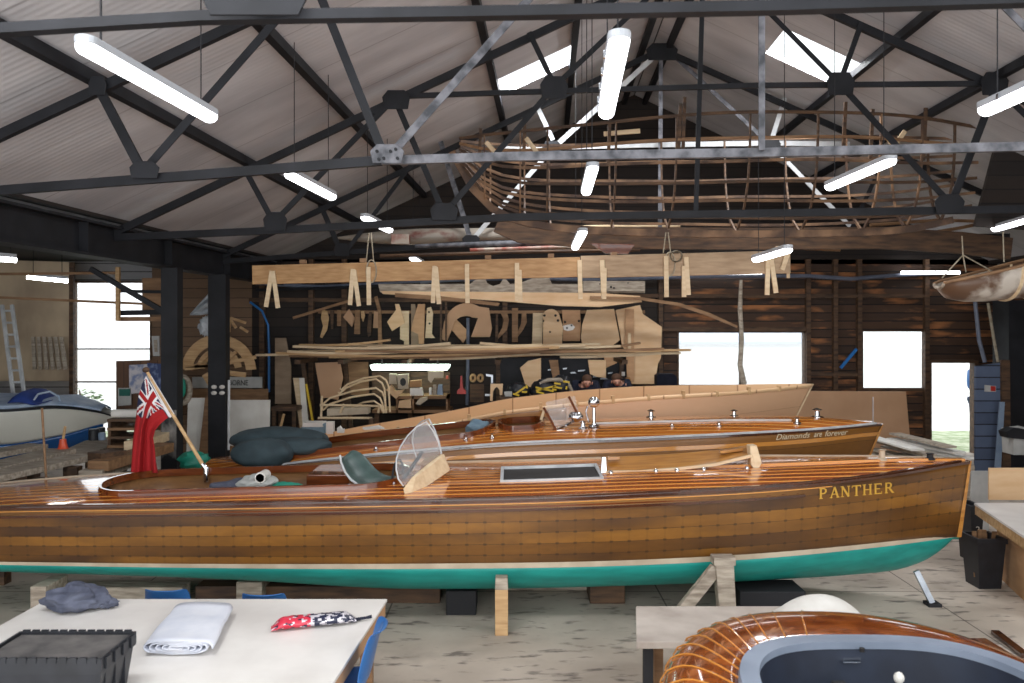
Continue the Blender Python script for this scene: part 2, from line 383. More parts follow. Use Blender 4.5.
def hole_from(px, side):
    pts = [roof_hit(x, y, side) for x, y in px]
    us = [abs(p.x-ridge_x(p.y)) for p in pts]; ys = [p.y for p in pts]
    return min(us), max(us), min(ys), max(ys)
hl = [roof_hit(500, 88, -1), roof_hit(571, 42, -1), roof_hit(571, 66, -1)]
u_ = [abs(p.x-ridge_x(p.y)) for p in hl]; y_ = [p.y for p in hl]
holeL = (min(u_), max(u_), sum(y_)/3-.42, sum(y_)/3+.42)
hr_ = [roof_hit(772, 45, 1), roof_hit(856, 74, 1)]
u2 = [abs(p.x-ridge_x(p.y)) for p in hr_]; y2 = [p.y for p in hr_]
holeR = (min(u2), max(u2), sum(y2)/2-.5, sum(y2)/2+.5)
print('skylights', holeL, holeR)
nearL = (3.2, 5.4, 2.4, 3.5); nearR = (3.0, 5.4, 2.4, 3.5)  # unseen roof openings, added for more light from overhead
backL = (2.4, 5.0, -.6, .6); backR = (2.4, 5.0, -.6, .6)  # further added openings out of view, letting in sky light
slope(-1, [holeL, nearL, backL], 'ceiling'); slope(1, [holeR, nearR, backR], 'ceiling')
for side, hs, lab in ((-1, holeL, 'translucent rooflight strip in the left roof slope'), (1, holeR, 'translucent rooflight strip in the right roof slope')):
    r = None; b = MB(); u0, u1, y0, y1 = hs
    q = []
    for u, Y in ((u0, y0), (u1, y0), (u1, y1), (u0, y1)):
        X = ridge_x(Y)+side*u; q.append(Vector((X, Y, roof_z(X, Y)+.05)))
    b.prism(q, (0, 0, .012)); o = b.build('window_%d' % (4 if side < 0 else 5), 'rooflight') if 'rooflight' in W else None
    if o is None:
        W['rooflight'] = mat('rooflight_sheet', (240, 242, 244), .5, alpha=.12); o = b.build('window_%d' % (4 if side < 0 else 5), 'rooflight')
    struct(o)
# ridge cap
b = MB(); b.bar((ridge_x(YF), YF, ZR+.02), (ridge_x(YB), YB, ZR+.02), .3, .05, (0, 0, 1)); struct(b.build('trim_1', 'steel'))

# floor: stained concrete with slab joints
m = mat('concrete', (206, 194, 180), .75, 0, (172, 160, 147), 1.3, bump=.15, lo=.3, hi=.7)
nt = m.node_tree; N = nt.nodes; L = nt.links; bs = N['Principled BSDF']
tc = N.new('ShaderNodeTexCoord'); sp = N.new('ShaderNodeSeparateXYZ'); L.new(tc.outputs['Object'], sp.inputs[0])
nz = N.new('ShaderNodeTexNoise'); nz.inputs['Scale'].default_value = 7; nz.inputs['Detail'].default_value = 8; mp = N.new('ShaderNodeMapping'); mp.inputs['Scale'].default_value = (.6, 1.6, 1)
L.new(tc.outputs['Object'], mp.inputs[0]); L.new(mp.outputs[0], nz.inputs['Vector'])
mr = N.new('ShaderNodeMapRange'); mr.inputs[1].default_value = .57; mr.inputs[2].default_value = .68; L.new(nz.outputs['Fac'], mr.inputs[0])
old = bs.inputs['Base Color'].links[0].from_socket
col = mix_col(nt, math_node(nt, 'MULTIPLY', mr.outputs[0], .7), old, rgb((70, 64, 62)))
n3 = N.new('ShaderNodeTexNoise'); n3.inputs['Scale'].default_value = 2.2; n3.inputs['Detail'].default_value = 7; L.new(tc.outputs['Object'], n3.inputs['Vector'])
m3 = N.new('ShaderNodeMapRange'); m3.inputs[1].default_value = .55; m3.inputs[2].default_value = .75; L.new(n3.outputs['Fac'], m3.inputs[0])
col = mix_col(nt, math_node(nt, 'MULTIPLY', m3.outputs[0], .35), col, rgb((120, 110, 102)))
for ax, w_, off in ((0, 2.6, 2.45), (1, 2.4, 2.05)):
    q = math_node(nt, 'FRACT', math_node(nt, 'DIVIDE', math_node(nt, 'ADD', sp.outputs[ax], off), w_)); e = math_node(nt, 'LESS_THAN', q, .006)
    col = mix_col(nt, math_node(nt, 'MULTIPLY', e, .7), col, rgb((66, 60, 58)))
L.new(col, bs.inputs['Base Color'])
b = MB(); b.box((-13, YF, -.1), (10.4, YB+.2, 0)); struct(b.build('floor', 'concrete'))

# walls with openings
def wall(name, X0, X1, Z0, Z1, holes, Y, th, m):
    xs = sorted(set([X0, X1]+[h[0] for h in holes]+[h[1] for h in holes])); zs = sorted(set([Z0, Z1]+[h[2] for h in holes]+[h[3] for h in holes])); b = MB()
    for i in range(len(xs)-1):
        for j in range(len(zs)-1):
            xm = (xs[i]+xs[i+1])/2; zm = (zs[j]+zs[j+1])/2
            if any(h[0] < xm < h[1] and h[2] < zm < h[3] for h in holes): continue
            b.box((xs[i], Y, zs[j]), (xs[i+1], Y+th, zs[j+1]))
    return struct(b.build(name, m))
D = YB
wA = (PX(677, D), PX(806, D), PZ(388, D), PZ(331, D)); wB = (PX(861, D), PX(927, D), PZ(391, D), PZ(330, D)); dr = (PX(928.5, D), PX(976, D), 0, PZ(363, D))
wF = (PX(72, D), PX(152, D), 0, PZ(281, D))
wall('wall_back', PX(664, D), 10.2, 0, 4.0, [wA, wB, dr], D, .12, 'wall')
wall('wall_back', PX(252, D), PX(664, D), 0, 4.0, [], D, .12, 'gable')
wall('wall_back', PX(152, D), PX(252, D), 0, 4.0, [], D, .12, 'wall_brick')
wall('wall_back', -13, PX(152, D), 0, 4.0, [wF], D, .12, 'weather_white')
# gable above the back wall
b = MB(); xr = ridge_x(YB); b.prism([(xr+XL, YB, 4.0), (xr+XR, YB, 4.0), (xr+XR, YB, roof_z(xr+XR, YB)), (xr, YB, ZR), (xr+XL, YB, roof_z(xr+XL, YB))], (0, .12, 0)); struct(b.build('wall_back', 'gable'))
# side walls
b = MB(); b.box((10.2, YF, 0), (10.32, YB+.12, 4.0)); struct(b.build('wall_right', 'wall'))
b = MB(); b.box((-13.1, YF, 0), (-13, YB+.12, 4.0)); struct(b.build('wall_left', 'wall'))
b = MB(); b.prism([(-13, YF, 3.96), (ridge_x(YF)+XL+.1, YF, 3.96), (ridge_x(YB)+XL+.1, YB, 3.96), (-13, YB, 3.96)], (0, 0, .08)); struct(b.build('ceiling', 'gable'))
b = MB(); b.prism([(ridge_x(YF)+XR-.2, YF, 3.9), (10.3, YF, 3.9), (10.3, YB, 3.9), (ridge_x(YB)+XR-.2, YB, 3.9)], (0, 0, .08)); struct(b.build('ceiling', 'gable'))
# window frames and panes
W['pane'] = mat('window_pane', (240, 244, 248), .05, alpha=.10)
def window(i, w, bars, hb=()):
    x0, x1, z0, z1 = w; b = MB(); t = .06
    for a, c in (((x0, D-.03, z0), (x1, D+.15, z0+t)), ((x0, D-.03, z1-t*.6), (x1, D+.15, z1)), ((x0, D-.03, z0+t), (x0+t*.6, D+.15, z1-t*.6)), ((x1-t*.6, D-.03, z0+t), (x1, D+.15, z1-t*.6))): b.box(a, c)
    for q in bars: b.box((q-.02, D, z0+t), (q+.02, D+.1, z1-t*.6))
    for q in hb: b.box((x0+t, D, q-.015), (x1-t, D+.08, q+.015))
    o = struct(b.build('window_%d' % i, 'timber_dark')); g = MB(); g.box((x0+.04, D+.08, z0+.05), (x1-.04, D+.09, z1-.04)); g.build('pane', 'pane', o)
window(1, wA, [PX(741, D)]); window(2, wB, []); window(3, wF, [], [PZ(p, D) for p in (349, 382)])
# door opening lining + open leaf, painted blue boards
b = MB()
for a, c in (((dr[0]-.02, D-.04, 0), (dr[0]+.05, D+.15, dr[3]+.05)), ((dr[1]-.05, D-.04, 0), (dr[1]+.03, D+.15, dr[3]+.05)), ((dr[0]+.05, D-.04, dr[3]), (dr[1]-.05, D+.15, dr[3]+.07))): b.box(a, c)
struct(b.build('trim_2', 'timber_dark'))
dl = 14.3
b = MB(); b.prism([P(975.5, 366, dl), P(1007, 362, dl), P(1007, 470, dl), P(975.5, 472, dl)], (0, .05, 0)); door = b.build('door_1', 'door_blue', bevel=.004); struct(door)
q = MB(); q.prism([P(1002, 360, dl-.06), P(1010, 360, dl-.06), P(1011, 470, dl-.06), P(1003, 470, dl-.06)], (0, .06, 0)); q.build('door_stile', 'timber_dark', door)
q = MB(); q.prism([P(985, 385, dl-.02), P(996, 386, dl-.02), P(996, 392, dl-.02), P(985, 391.5, dl-.02)], (0, .02, 0)); sg = q.build('notice_plate', 'sign_white', door)
q = MB(); q.prism([P(991, 386, dl-.03), P(995.6, 386.4, dl-.03), P(995.6, 391.3, dl-.03), P(991, 391, dl-.03)], (0, .01, 0)); q.build('red_panel', 'red_paint', sg)
# wall studs and rails of the back wall (parts of the shell)
k = 3
for x in (660, 807, 834, 858, 925): 
    b = MB(); z1 = 4.0; X = PX(x, D); b.box((X-.045, D-.1, 0 if x in (834, 925) else 1.0), (X+.045, D, z1)); struct(b.build('trim_%d' % k, 'timber_dark')); k += 1
for x in (263, 312, 345, 505): 
    b = MB(); X = PX(x, D); b.box((X-.05, D-.1, 0), (X+.05, D, 4.0)); struct(b.build('trim_%d' % k, 'timber_dark')); k += 1
for (xa, xb, y) in ((806, 861, 374), (660, 806, 329), (250, 560, 300), (560, 925, 296)):
    b = MB(); b.box((PX(xa, D), D-.08, PZ(y+2, D)), (PX(xb, D), D, PZ(y-2, D))); struct(b.build('trim_%d' % k, 'timber_dark')); k += 1

# outside: lawn and shed, near-white colours painted for overexposed daylight
W['grass'] = mat('lawn', (128, 146, 104), .9, 0, (190, 196, 168), 5)
W['glare_ground'] = mat('glare_white_ground', (236, 236, 232), .9)  # whitened ground colour stands in for outdoor glare
b = MB(); b.box((-60, 20.4, -.14), (60, 90, -.04)); struct(b.build('ground', 'glare_ground'))
b = MB(); b.box((-60, YB+.3, -.15), (60, 90, -.05)); struct(b.build('ground', 'grass'))
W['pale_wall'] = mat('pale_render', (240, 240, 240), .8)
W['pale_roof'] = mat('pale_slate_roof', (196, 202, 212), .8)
W['leaf'] = mat('hedge_leaf', (96, 118, 84), .8, 0, (140, 160, 118), 6)
r = root('shed', (7.5, 30, 0), 'pale low shed with a slate roof seen through the wide back window', 'shed')
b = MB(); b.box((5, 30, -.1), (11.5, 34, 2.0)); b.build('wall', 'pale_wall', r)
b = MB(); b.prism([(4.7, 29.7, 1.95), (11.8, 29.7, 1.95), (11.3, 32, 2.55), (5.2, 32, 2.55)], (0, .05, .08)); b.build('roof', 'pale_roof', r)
for i, (x, y, s, lab) in enumerate(((-11.9, 22, .62, 'loose green bush outside the left opening, beyond the motor boat'),)):
    rr = root('bush', (x, y, 0), lab, 'bush'); b = MB()
    for j in range(420):
        d = Vector((R(-1, 1), R(-1, 1), R(0, 1))); d = d.normalized()*R(.4, 1); c = Vector((x, y, .0))+Vector((d.x*s*1.2, d.y*s, d.z*s*1.7)); a = R(0, 6.28); e = .09
        t = Vector((math.cos(a), math.sin(a), R(-.6, .6)))*e; n_ = Vector((-math.sin(a), math.cos(a), R(-.6, .6)))*e*.6; b.add([c-t, c+n_, c+t, c-n_], [(0, 1, 2, 3)])
    b.build('foliage', 'leaf', rr, smooth=False); b = MB(); b.tube([(x, y, -.05), (x+.05, y, .6), (x, y, s*1.4)], [.05, .04, .02]); b.build('stem', 'timber_dark', rr)

# ================================================================ roof trusses (members given in photo pixels on each truss plane)
def TP(D0, px, py, dy=0): d = D0/(1+.05*(px-CX)/F)+dy; return P(px, py, d)
TR = [
 ('roof_truss', 3.45, 'nearest dark steel roof truss, above the work table and the long nearest lamps', [
   ('bottom_chord', [(-60, 31), (200, 15), (512, 10), (768, 5), (1100, -5)], .055, .09, 'steel'),
   ('rafter', [(-420, 40), (965, -590)], .07, .08, 'steel'), ('rafter', [(965, -590), (1900, -180)], .07, .08, 'steel'), 
   ('strut', [(250, 8), (30, -150)], .05, .05, 'steel'), ('strut', [(250, 8), (420, -320)], .05, .05, 'steel')],
   [(254, 3, 52, 13)]),
 ('roof_truss', 6.45, 'second steel roof truss, half of its bottom chord pale grey, above the gold-lettered launch', [
   ('bottom_chord', [(-115, 197), (0, 190), (256, 170), (381, 160)], .095, .07, 'steel'), ('bottom_chord', [(381, 160), (512, 156), (768, 152), (1024, 146), (1250, 142)], .085, .07, 'steel_grey'),
   ('rafter', [(-115, 184), (762, -222)], .1, .09, 'steel'), ('rafter', [(762, -222), (1560, 150)], .1, .09, 'steel'),
   ('strut', [(98, 88), (141, 170)], .09, .05, 'steel'), ('strut', [(146, 168), (298, -5)], .08, .05, 'steel'),
   ('strut', [(383, 153), (318, -10)], .085, .05, 'steel'), ('strut', [(393, 152), (532, -5)], .08, .05, 'steel_grey'),
   ('strut', [(762, -210), (762, 150)], .06, .05, 'steel_grey'), ('strut', [(984, -15), (1143, 146)], .07, .05, 'steel_grey'), ('strut', [(1143, 146), (1206, -15)], .07, .05, 'steel')],
   [(144, 170, 15, 9), (387, 154, 17, 10), (97, 86, 9, 10)]),
 ('roof_truss', 9.9, 'third roof truss, dark steel with a long collar, just before the hanging boat frame', [
   ('bottom_chord', [(100, 238), (256, 231), (512, 217), (768, 213), (1024, 209), (1200, 205)], .11, .08, 'steel'),
   ('rafter', [(100, 239), (704, -58)], .11, .09, 'steel'), ('rafter', [(704, -58), (1260, 205)], .11, .09, 'steel'),
   ('collar', [(395, 96), (512, 92), (757, 85), (994, 83)], .075, .06, 'steel'),
   ('strut', [(392, 100), (275, 221)], .08, .05, 'steel'), ('strut', [(397, 104), (444, 214)], .09, .05, 'steel'),
   ('strut', [(444, 214), (553, 88)], .085, .05, 'steel'), ('strut', [(553, 88), (700, -52)], .08, .05, 'steel'), ('strut', [(529, 32), (554, 84)], .08, .05, 'steel'),
   ('strut', [(704, -50), (696, 214)], .07, .06, 'steel'), ('strut', [(708, -50), (840, 84)], .07, .05, 'steel'), ('strut', [(840, 84), (950, 203)], .09, .05, 'steel'),
   ('strut', [(862, 22), (841, 80)], .08, .05, 'steel'), ('strut', [(996, 88), (952, 203)], .11, .06, 'steel'), ('strut', [(996, 86), (1110, 196)], .09, .05, 'steel'),
   ('strut', [(246, 172), (272, 220)], .08, .05, 'steel')],
   [(275, 222, 12, 10), (396, 100, 14, 10), (444, 212, 14, 9), (554, 88, 14, 12), (841, 84, 14, 12), (995, 84, 14, 12), (950, 204, 15, 10)]),
 ('roof_truss', 13.3, 'farthest steel roof truss with white-painted struts, close to the dark gable', [
   ('bottom_chord', [(215, 262), (470, 243), (660, 240), (1010, 236)], .1, .09, 'steel'),
   ('rafter', [(215, 246), (662, 46)], .11, .09, 'steel'), ('rafter', [(662, 46), (1080, 232)], .11, .09, 'steel'),
   ('collar', [(500, 149), (560, 147), (640, 145), (772, 143), (850, 144)], .1, .05, 'steel_white'),
   ('strut', [(656, 55), (552, 149)], .1, .05, 'steel_white'), ('strut', [(552, 149), (472, 240)], .09, .05, 'steel_white'), ('strut', [(536, 104), (553, 140)], .09, .05, 'steel_white'),
   ('strut', [(440, 140), (470, 238)], .1, .05, 'steel_grey'), ('strut', [(416, 158), (347, 250)], .08, .05, 'steel'), ('strut', [(318, 200), (341, 252)], .1, .05, 'steel'),
   ('strut', [(661, 50), (660, 240)], .08, .06, 'steel_grey'), ('strut', [(668, 50), (772, 146)], .08, .05, 'steel_grey'), ('strut', [(772, 146), (852, 228)], .08, .05, 'steel_white'), ('strut', [(785, 98), (771, 142)], .09, .05, 'steel_white'),
   ('strut', [(890, 148), (852, 228)], .08, .05, 'steel')],
   [(552, 148, 10, 7), (772, 146, 9, 8), (662, 52, 16, 9), (471, 240, 9, 5), (342, 250, 8, 7)]),
]
for name, D0, lab, mem, gus in TR:
    r = root(name, TP(D0, 512, mem[0][1][0][1]), lab, 'truss', 'roof trusses')
    for i, (pn, pts, w, h, m) in enumerate(mem):
        b = MB(); dy = (.0 if pn in ('rafter', 'bottom_chord', 'collar') else .05*(1 if i % 2 else -1))
        ps = [TP(D0, x, y, dy) for x, y in pts]
        if pn == 'rafter': ps = [Vector((p.x, p.y, min(p.z, roof_z(p.x, p.y)-.16))) for p in ps]
        w *= .82; h *= .7; t = .012; q = w/2
        prof = ([(-q, 0), (q, 0), (q, h), (q-t, h), (q-t, t), (-q, t)] if pn == 'strut' else [(-q, 0), (q, 0), (q, h), (q-t, h), (q-t, t), (-q+t, t), (-q+t, h), (-q, h)])
        b.sweep(ps, prof)
        b.build(pn, m, r, smooth=False)
    for (x, y, hx, hy) in gus:
        b = MB(); d = -.065
        pp = [TP(D0, x+a*hx, y+c*hy, d) for a, c in ((-1, -.3), (-.6, -1), (.6, -1), (1, -.3), (.85, .9), (-.85, .9))]
        b.prism(pp, (0, .016, 0)); g = b.build('gusset_plate', 'steel' if D0 != 6.45 or x < 300 else 'steel_grey', r, bevel=.003)
        if D0 == 6.45 and x > 300:
            for a, c in ((-.6, -.3), (-.2, .4), (.2, -.3), (.6, .4), (.5, -.5), (-.5, .5)):
                b = MB(); b.lathe(TP(D0, x+a*hx, y+c*hy, d-.016), [(.013, 0), (.013, .018)], 8, axis='Y'); b.build('bolt', 'steel', g)
# purlins: run along the building under the roof sheets
first = None
for i, (x, y, side, lab) in enumerate(((15, 37, -1, 'lowest dark purlin on the left roof slope'), (256, 20, -1, 'second purlin up on the left roof slope, with a cable clipped to it'), (476, 0, -1, 'third purlin up on the left roof slope'), (577, 15, -1, 'fourth purlin up on the left slope, left of the ridge pair'),
    (654, 15, -1, 'purlin just left of the ridge'), (684, 12, 1, 'purlin just right of the ridge'), (940, 5, 1, 'middle purlin on the right roof slope'), (1024, 62, 1, 'lowest of the purlins on the right roof slope'))):
    p = roof_hit(x, y, side, .07); u = p.x-ridge_x(p.y); b = MB()
    q = [Vector((ridge_x(Y)+u, Y, roof_z(ridge_x(Y)+u, Y, .065))) for Y in (YF+.2, YB-.02)]
    n = Vector((SL*(-1 if u < 0 else 1)*-1*-1, 0, 1))
    b.bar(q[0], q[1], .09, .1, (0, 0, 1)); o = b.build('purlin', 'steel'); tag(o, lab, 'purlin', 'roof purlins')
W['scuffed'] = mat('scuffed_post_paint', (24, 25, 29), .7, 0, (150, 146, 142), 3.5, (1, 1, .6), lo=.44, hi=.62)
# eave girder on steel posts
gx = lambda Y: ridge_x(Y)+XL+.05
r = root('eave_girder', (gx(9), 9, 3.47), 'deep dark steel eave girder resting on the two steel posts', 'girder')
for nm, za, zb, hw in (('web', 3.5, 3.86, .012), ('bottom_flange', 3.47, 3.5, .14), ('top_flange', 3.86, 3.89, .14)):
    b = MB(); Y0, Y1 = 1.0, YB-.1
    b.prism([(gx(Y0)-hw, Y0, za), (gx(Y0)+hw, Y0, za), (gx(Y1)+hw, Y1, za), (gx(Y1)-hw, Y1, za)], (0, 0, zb-za)); b.build(nm, 'steel', r)
for Y in (5.2, 7.3, 9.4, 11.5, 13.6):
    b = MB(); b.box((gx(Y)-.12, Y-.008, 3.5), (gx(Y)+.12, Y+.008, 3.86)); b.build('stiffener', 'steel', r)
for px, Yd, hw, lab in ((172, 11.4, .115, 'dark steel post behind the red flag, rusty near its foot'), (219, 12.9, .14, 'dark steel post with a white cable clamp, right of the flag staff')):
    X = PX(px, Yd); r = root('steel_post', (X, Yd, 0), lab, 'post')
    b = MB(); t = .016; b.sweep([(X, Yd, .02), (X, Yd, 3.46)], [(-hw, -.1), (-hw+t, -.1), (hw-t, -.1), (hw, -.1), (hw, .1), (hw-t, .1), (hw-t, -.1+t), (-hw+t, -.1+t), (-hw+t, .1), (-hw, .1)]); b.build('shaft', 'steel', r)
    if px < 200: b = MB(); b.box((X-hw+.01, Yd-.106, .75), (X+hw-.01, Yd-.1, 1.45)); b.build('scuffed_paint', 'scuffed', r)
    b = MB(); b.box((X-hw-.06, Yd-.16, 0), (X+hw+.06, Yd+.16, .02)); b.build('base_plate', 'steel', r)
    if px > 200:
        for zz in (387, 393):
            for xx in (214, 222): b = MB(); b.blob(P(xx, zz, Yd-.14), (.045, .03, .032), 0); b.build('cable_clamp', 'white', r)
    else:
        b = MB(); b.bar((X-1.15, Yd-.02, 3.45), (X-.0, Yd-.02, PZ(316, Yd)), .07, .06); b.build('knee_brace', 'steel', r)

# ================================================================ lamps
LT = [((80, 42), (213, 117), 4.15, 5.65, 'long LED batten hung under the left roof slope, nearest on that side'), ((620, 30), (606, 118), 4.0, 5.45, 'LED batten hung near the ridge, seen almost end on, largest of all'),
      ((1150, 40), (982, 106), 3.95, 5.35, 'LED batten high under the right roof slope, above the dark sheeting'), ((288, 172), (333, 197), 7.6, 9.0, 'LED batten on the left, behind the second truss'),
      ((593, 162), (586, 195), 7.3, 8.7, 'LED batten near the middle, just below the pale truss chord'), ((893, 156), (828, 189), 7.0, 8.4, 'LED batten on the right, just below the pale truss chord'),
      ((364, 214), (390, 232), 10.6, 12.1, 'small-looking LED batten at left beside the third truss chord'), ((583, 230), (575, 248), 10.2, 12.3, 'small-looking LED batten at centre above the long timber beam'),
      ((789, 246), (755, 261), 8.9, 10.3, 'LED batten touching the right end of the long timber beam'), ((1040, 216), (994, 228), 10.2, 11.6, 'LED batten just above the hanging canoe'),
      ((412, 257), (421, 263), 14.2, 15.4, 'LED batten low behind the long timber beam, left of centre')]
for i, (a, c, Da, Dc, lab) in enumerate(LT):
    A = P(a[0], a[1], Da); C = P(c[0], c[1], Dc); z = (A.z+C.z)/2; A.z = z; C.z = z; d = (C-A).normalized(); s = d.cross(Vector((0, 0, 1)))
    r = root('ceiling_light', (A+C)/2, lab, 'ceiling light', 'LED battens hung from the roof')
    w = .055 if Da < 10 else .06
    # stadium-shaped diffuser below a housing
    def stad(wd, ext):
        L0 = (C-A).length/2+ext; pts = []
        for k in range(9): t = -math.pi/2+math.pi*k/8; pts.append((L0-wd+wd*math.cos(t), wd*math.sin(t)))
        for k in range(9): t = math.pi/2+math.pi*k/8; pts.append((-L0+wd+wd*math.cos(t), wd*math.sin(t)))
        return [(A+C)/2+d*x+s*y for x, y in pts]
    b = MB(); b.prism([p+Vector((0, 0, .0)) for p in stad(w+.004, .004)], (0, 0, .045)); b.build('housing', 'lamp_body', r, bevel=.008)
    b = MB(); rg_ = [[p+Vector((0, 0, dz)) for p in stad(max(.012, w*k), e)] for k, e, dz in ((.97, 0, 0), (.97, 0, -.012), (.9, -.006, -.028), (.7, -.02, -.042), (.4, -.035, -.05))]; b.grid(rg_, closed=True)
    b.f += [tuple(range(17, -1, -1)), tuple(range(72, 90))]; b.mi += [0, 0]; b.build('diffuser', 'tube_white', r)
    for t in (.12, .88):
        p = A.lerp(C, t)+Vector((0, 0, .045)); top = roof_z(p.x, p.y)-.02
        b = MB(); b.tube([p, (p.x, p.y, top)], .0045 if i > 0 or t > .5 else .007, 6); b.build('suspension_cable', 'rubber', r)
    if Da < 5:
        for t in (.2, .4, .6, .8):
            p = A.lerp(C, t)-s*(w+.004); b = MB(); b.box(p+Vector((-.012, -.012, -.01)), p+Vector((.012, .012, .03))); b.build('clip', 'chrome', r)
# fluorescent battens of the side bay
for a, c, D_, lab in (((-20, 257), (16, 260), 10, 'fluorescent tube under the side bay roof, left of and above the other'), ((27, 277), (68, 281), 13.5, 'fluorescent tube in front of the stained ply wall')):
    r = root('ceiling_light', P(a[0], a[1], D_), lab, 'ceiling light', 'fluorescent tubes in the side bay')
    A, C = P(*a, D_), P(*c, D_+.3); b = MB(); b.tube([A, C], .035, 10); b.build('tube', 'tube_bay', r)
    b = MB(); b.bar(A+Vector((0, 0, .05)), C+Vector((0, 0, .05)), .06, .05, (0, 0, 1)); b.build('housing', 'lamp_body', r)
    for t in (.15, .85): p = A.lerp(C, t); b = MB(); b.tube([p+Vector((0, 0, .05)), (p.x, p.y, 3.95)], .006, 6); b.build('suspension_rod', 'steel', r)

# ================================================================ daylight
wd = bpy.data.worlds.new('sky'); SC.world = wd; wd.use_nodes = True; bg = wd.node_tree.nodes['Background']
bg.inputs[0].default_value = (.93, .97, 1, 1); bg.inputs[1].default_value = 2.7
def area(name, loc, rot, sx, sy, e, col=(1, 1, 1)):
    l = bpy.data.lights.new(name, 'AREA'); l.shape = 'RECTANGLE'; l.size = sx; l.size_y = sy; l.energy = e; l.color = col
    o = bpy.data.objects.new(name, l); COL.objects.link(o); o.location = loc; o.rotation_euler = rot; return o
# added lamp for daylight from an assumed open end behind the camera; lamps above the rooflights
area('daylight_from_assumed_doors', (-1.0, -1.6, 2.6), (math.radians(90), 0, 0), 7.5, 4.2, 350, (1, .99, .975))
area('daylight_over_rooflight', (0.2, 3, 6.9), (0, 0, 0), .1, .1, 0)
bpy.data.objects.remove(bpy.data.objects['daylight_over_rooflight'])
for side, hs, e in ((-1, holeL, 330), (1, holeR, 330), (-1, nearL, 200), (1, nearR, 200)):  # near pair: lamps added over the unseen openings
    u0, u1, y0, y1 = hs; Y = (y0+y1)/2; u = (u0+u1)/2; X = ridge_x(Y)+side*u
    area('overhead_daylight', (X, Y, roof_z(X, Y)+.25), (0, side*math.atan(SL), 0), u1-u0, y1-y0, e, (.96, .98, 1))
vs = SC.view_settings; vs.view_transform = 'Standard'; vs.look = 'None'; vs.exposure = -.25; vs.gamma = 1; vs.use_curve_mapping = False
SC.cycles.max_bounces = 8; SC.cycles.diffuse_bounces = 4; SC.cycles.transparent_max_bounces = 12; SC.cycles.sample_clamp_indirect = 4
SC.cycles.use_denoising = True; SC.cycles.caustics_reflective = False; SC.cycles.caustics_refractive = False
# ================================================================ boats
class Hull:
    """lofted hull lying along X; the photo's sheer, waterline and keel rows fix the heights"""
    def __init__(s, X0, X1, Yc, btab, sheer, wl, keel, rake=.1, flare=.35, tumble=.06, skew=0, keelY=None):
        s.X0, s.X1, s.Yc, s.bt, s.sh, s.wl, s.kl, s.rake, s.flare, s.tum, s.kY = X0, X1, Yc, btab, sheer, wl, keel, rake, flare, tumble, keelY
    def b(s, X): return max(smooth(s.bt, X), .012)
    def row(s, tab, X, Y): return PZ(smooth(tab, CX+F*X/Y), Y)
    def zs(s, X): return s.row(s.sh, X, s.Yc-s.b(X))
    def zw(s, X): return s.row(s.wl, X, s.Yc-s.b(X)*.97)
    def zk(s, X): return min(s.row(s.kl, X, s.Yc-s.b(X)*.45), s.zw(X)-.004)
    def fore(s, X): t = max(0, min(1, (X-(s.X1-2.6))/2.6)); return t*t
    def half(s, X, v):                            # v 0 sheer .. 1 waterline
        f = s.fore(X); return s.b(X)*(1-s.tum*0+s.tum*math.sin(v*math.pi)*(1-f)-v*(s.flare*f+.05))
    def pt(s, X, v, side=-1):
        zs, zw, zk = s.zs(X), s.zw(X), s.zk(X); f = s.fore(X)
        g = max(0, (X-(s.X1-1.2))/1.2); g = g*g
        if v <= 1: h = s.half(X, v); z = lerp(zs, zw, v)
        else:
            q = v-1; h = s.half(X, 1)*max(0, math.cos(q*math.pi/2))**lerp(.75, 1.2, f); z = zw+(zk-zw)*math.sin(q*math.pi/2)
        return Vector((X-s.rake*g*min(v, 1.0), s.Yc+side*h, z))
    def xs(s, n=70): return [s.X0+(s.X1-s.X0)*(1-(1-i/n)**1.15) for i in range(n+1)]
    def skin(s, v0, v1, nv, name, m, parent, n=70, sides=(-1, 1), push=0):
        for sd in sides:
            rows = []; uvs = []
            for X in s.xs(n):
                r = [s.pt(X, v0+(v1-v0)*j/nv, sd)+Vector((0, sd*push, 0)) for j in range(nv+1)]
                if sd > 0: r = r[::-1]
                rows.append(r); u = [(X, (v0+(v1-v0)*j/nv)) for j in range(nv+1)]; uvs.append(u[::-1] if sd > 0 else u)
            b = MB(); b.grid(rows, uvs); yield b, sd
    def band(s, v0, v1, name, m, parent, th=.01, nv=2, push=.0, X0=None, X1=None, label=None, sides=(-1, 1)):
        out = []
        for sd in sides:
            sec = []
            for X in s.xs(70):
                if (X0 is not None and X < X0) or (X1 is not None and X > X1): continue
                a = s.pt(X, v0, sd); c = s.pt(X, v1, sd); o_ = Vector((0, sd*(push+th), 0)); i_ = Vector((0, sd*push, 0))
                sec.append([a+i_, a+o_, c+o_, c+i_])
            b = MB(); b.grid(sec, closed=True); n = len(sec)*4; b.f.append((3, 2, 1, 0)); b.f.append((n-4, n-3, n-2, n-1)); b.mi += [0, 0]
            o = b.build(name, m, parent); out.append(o)
            if label: o['label'] = label
        return out
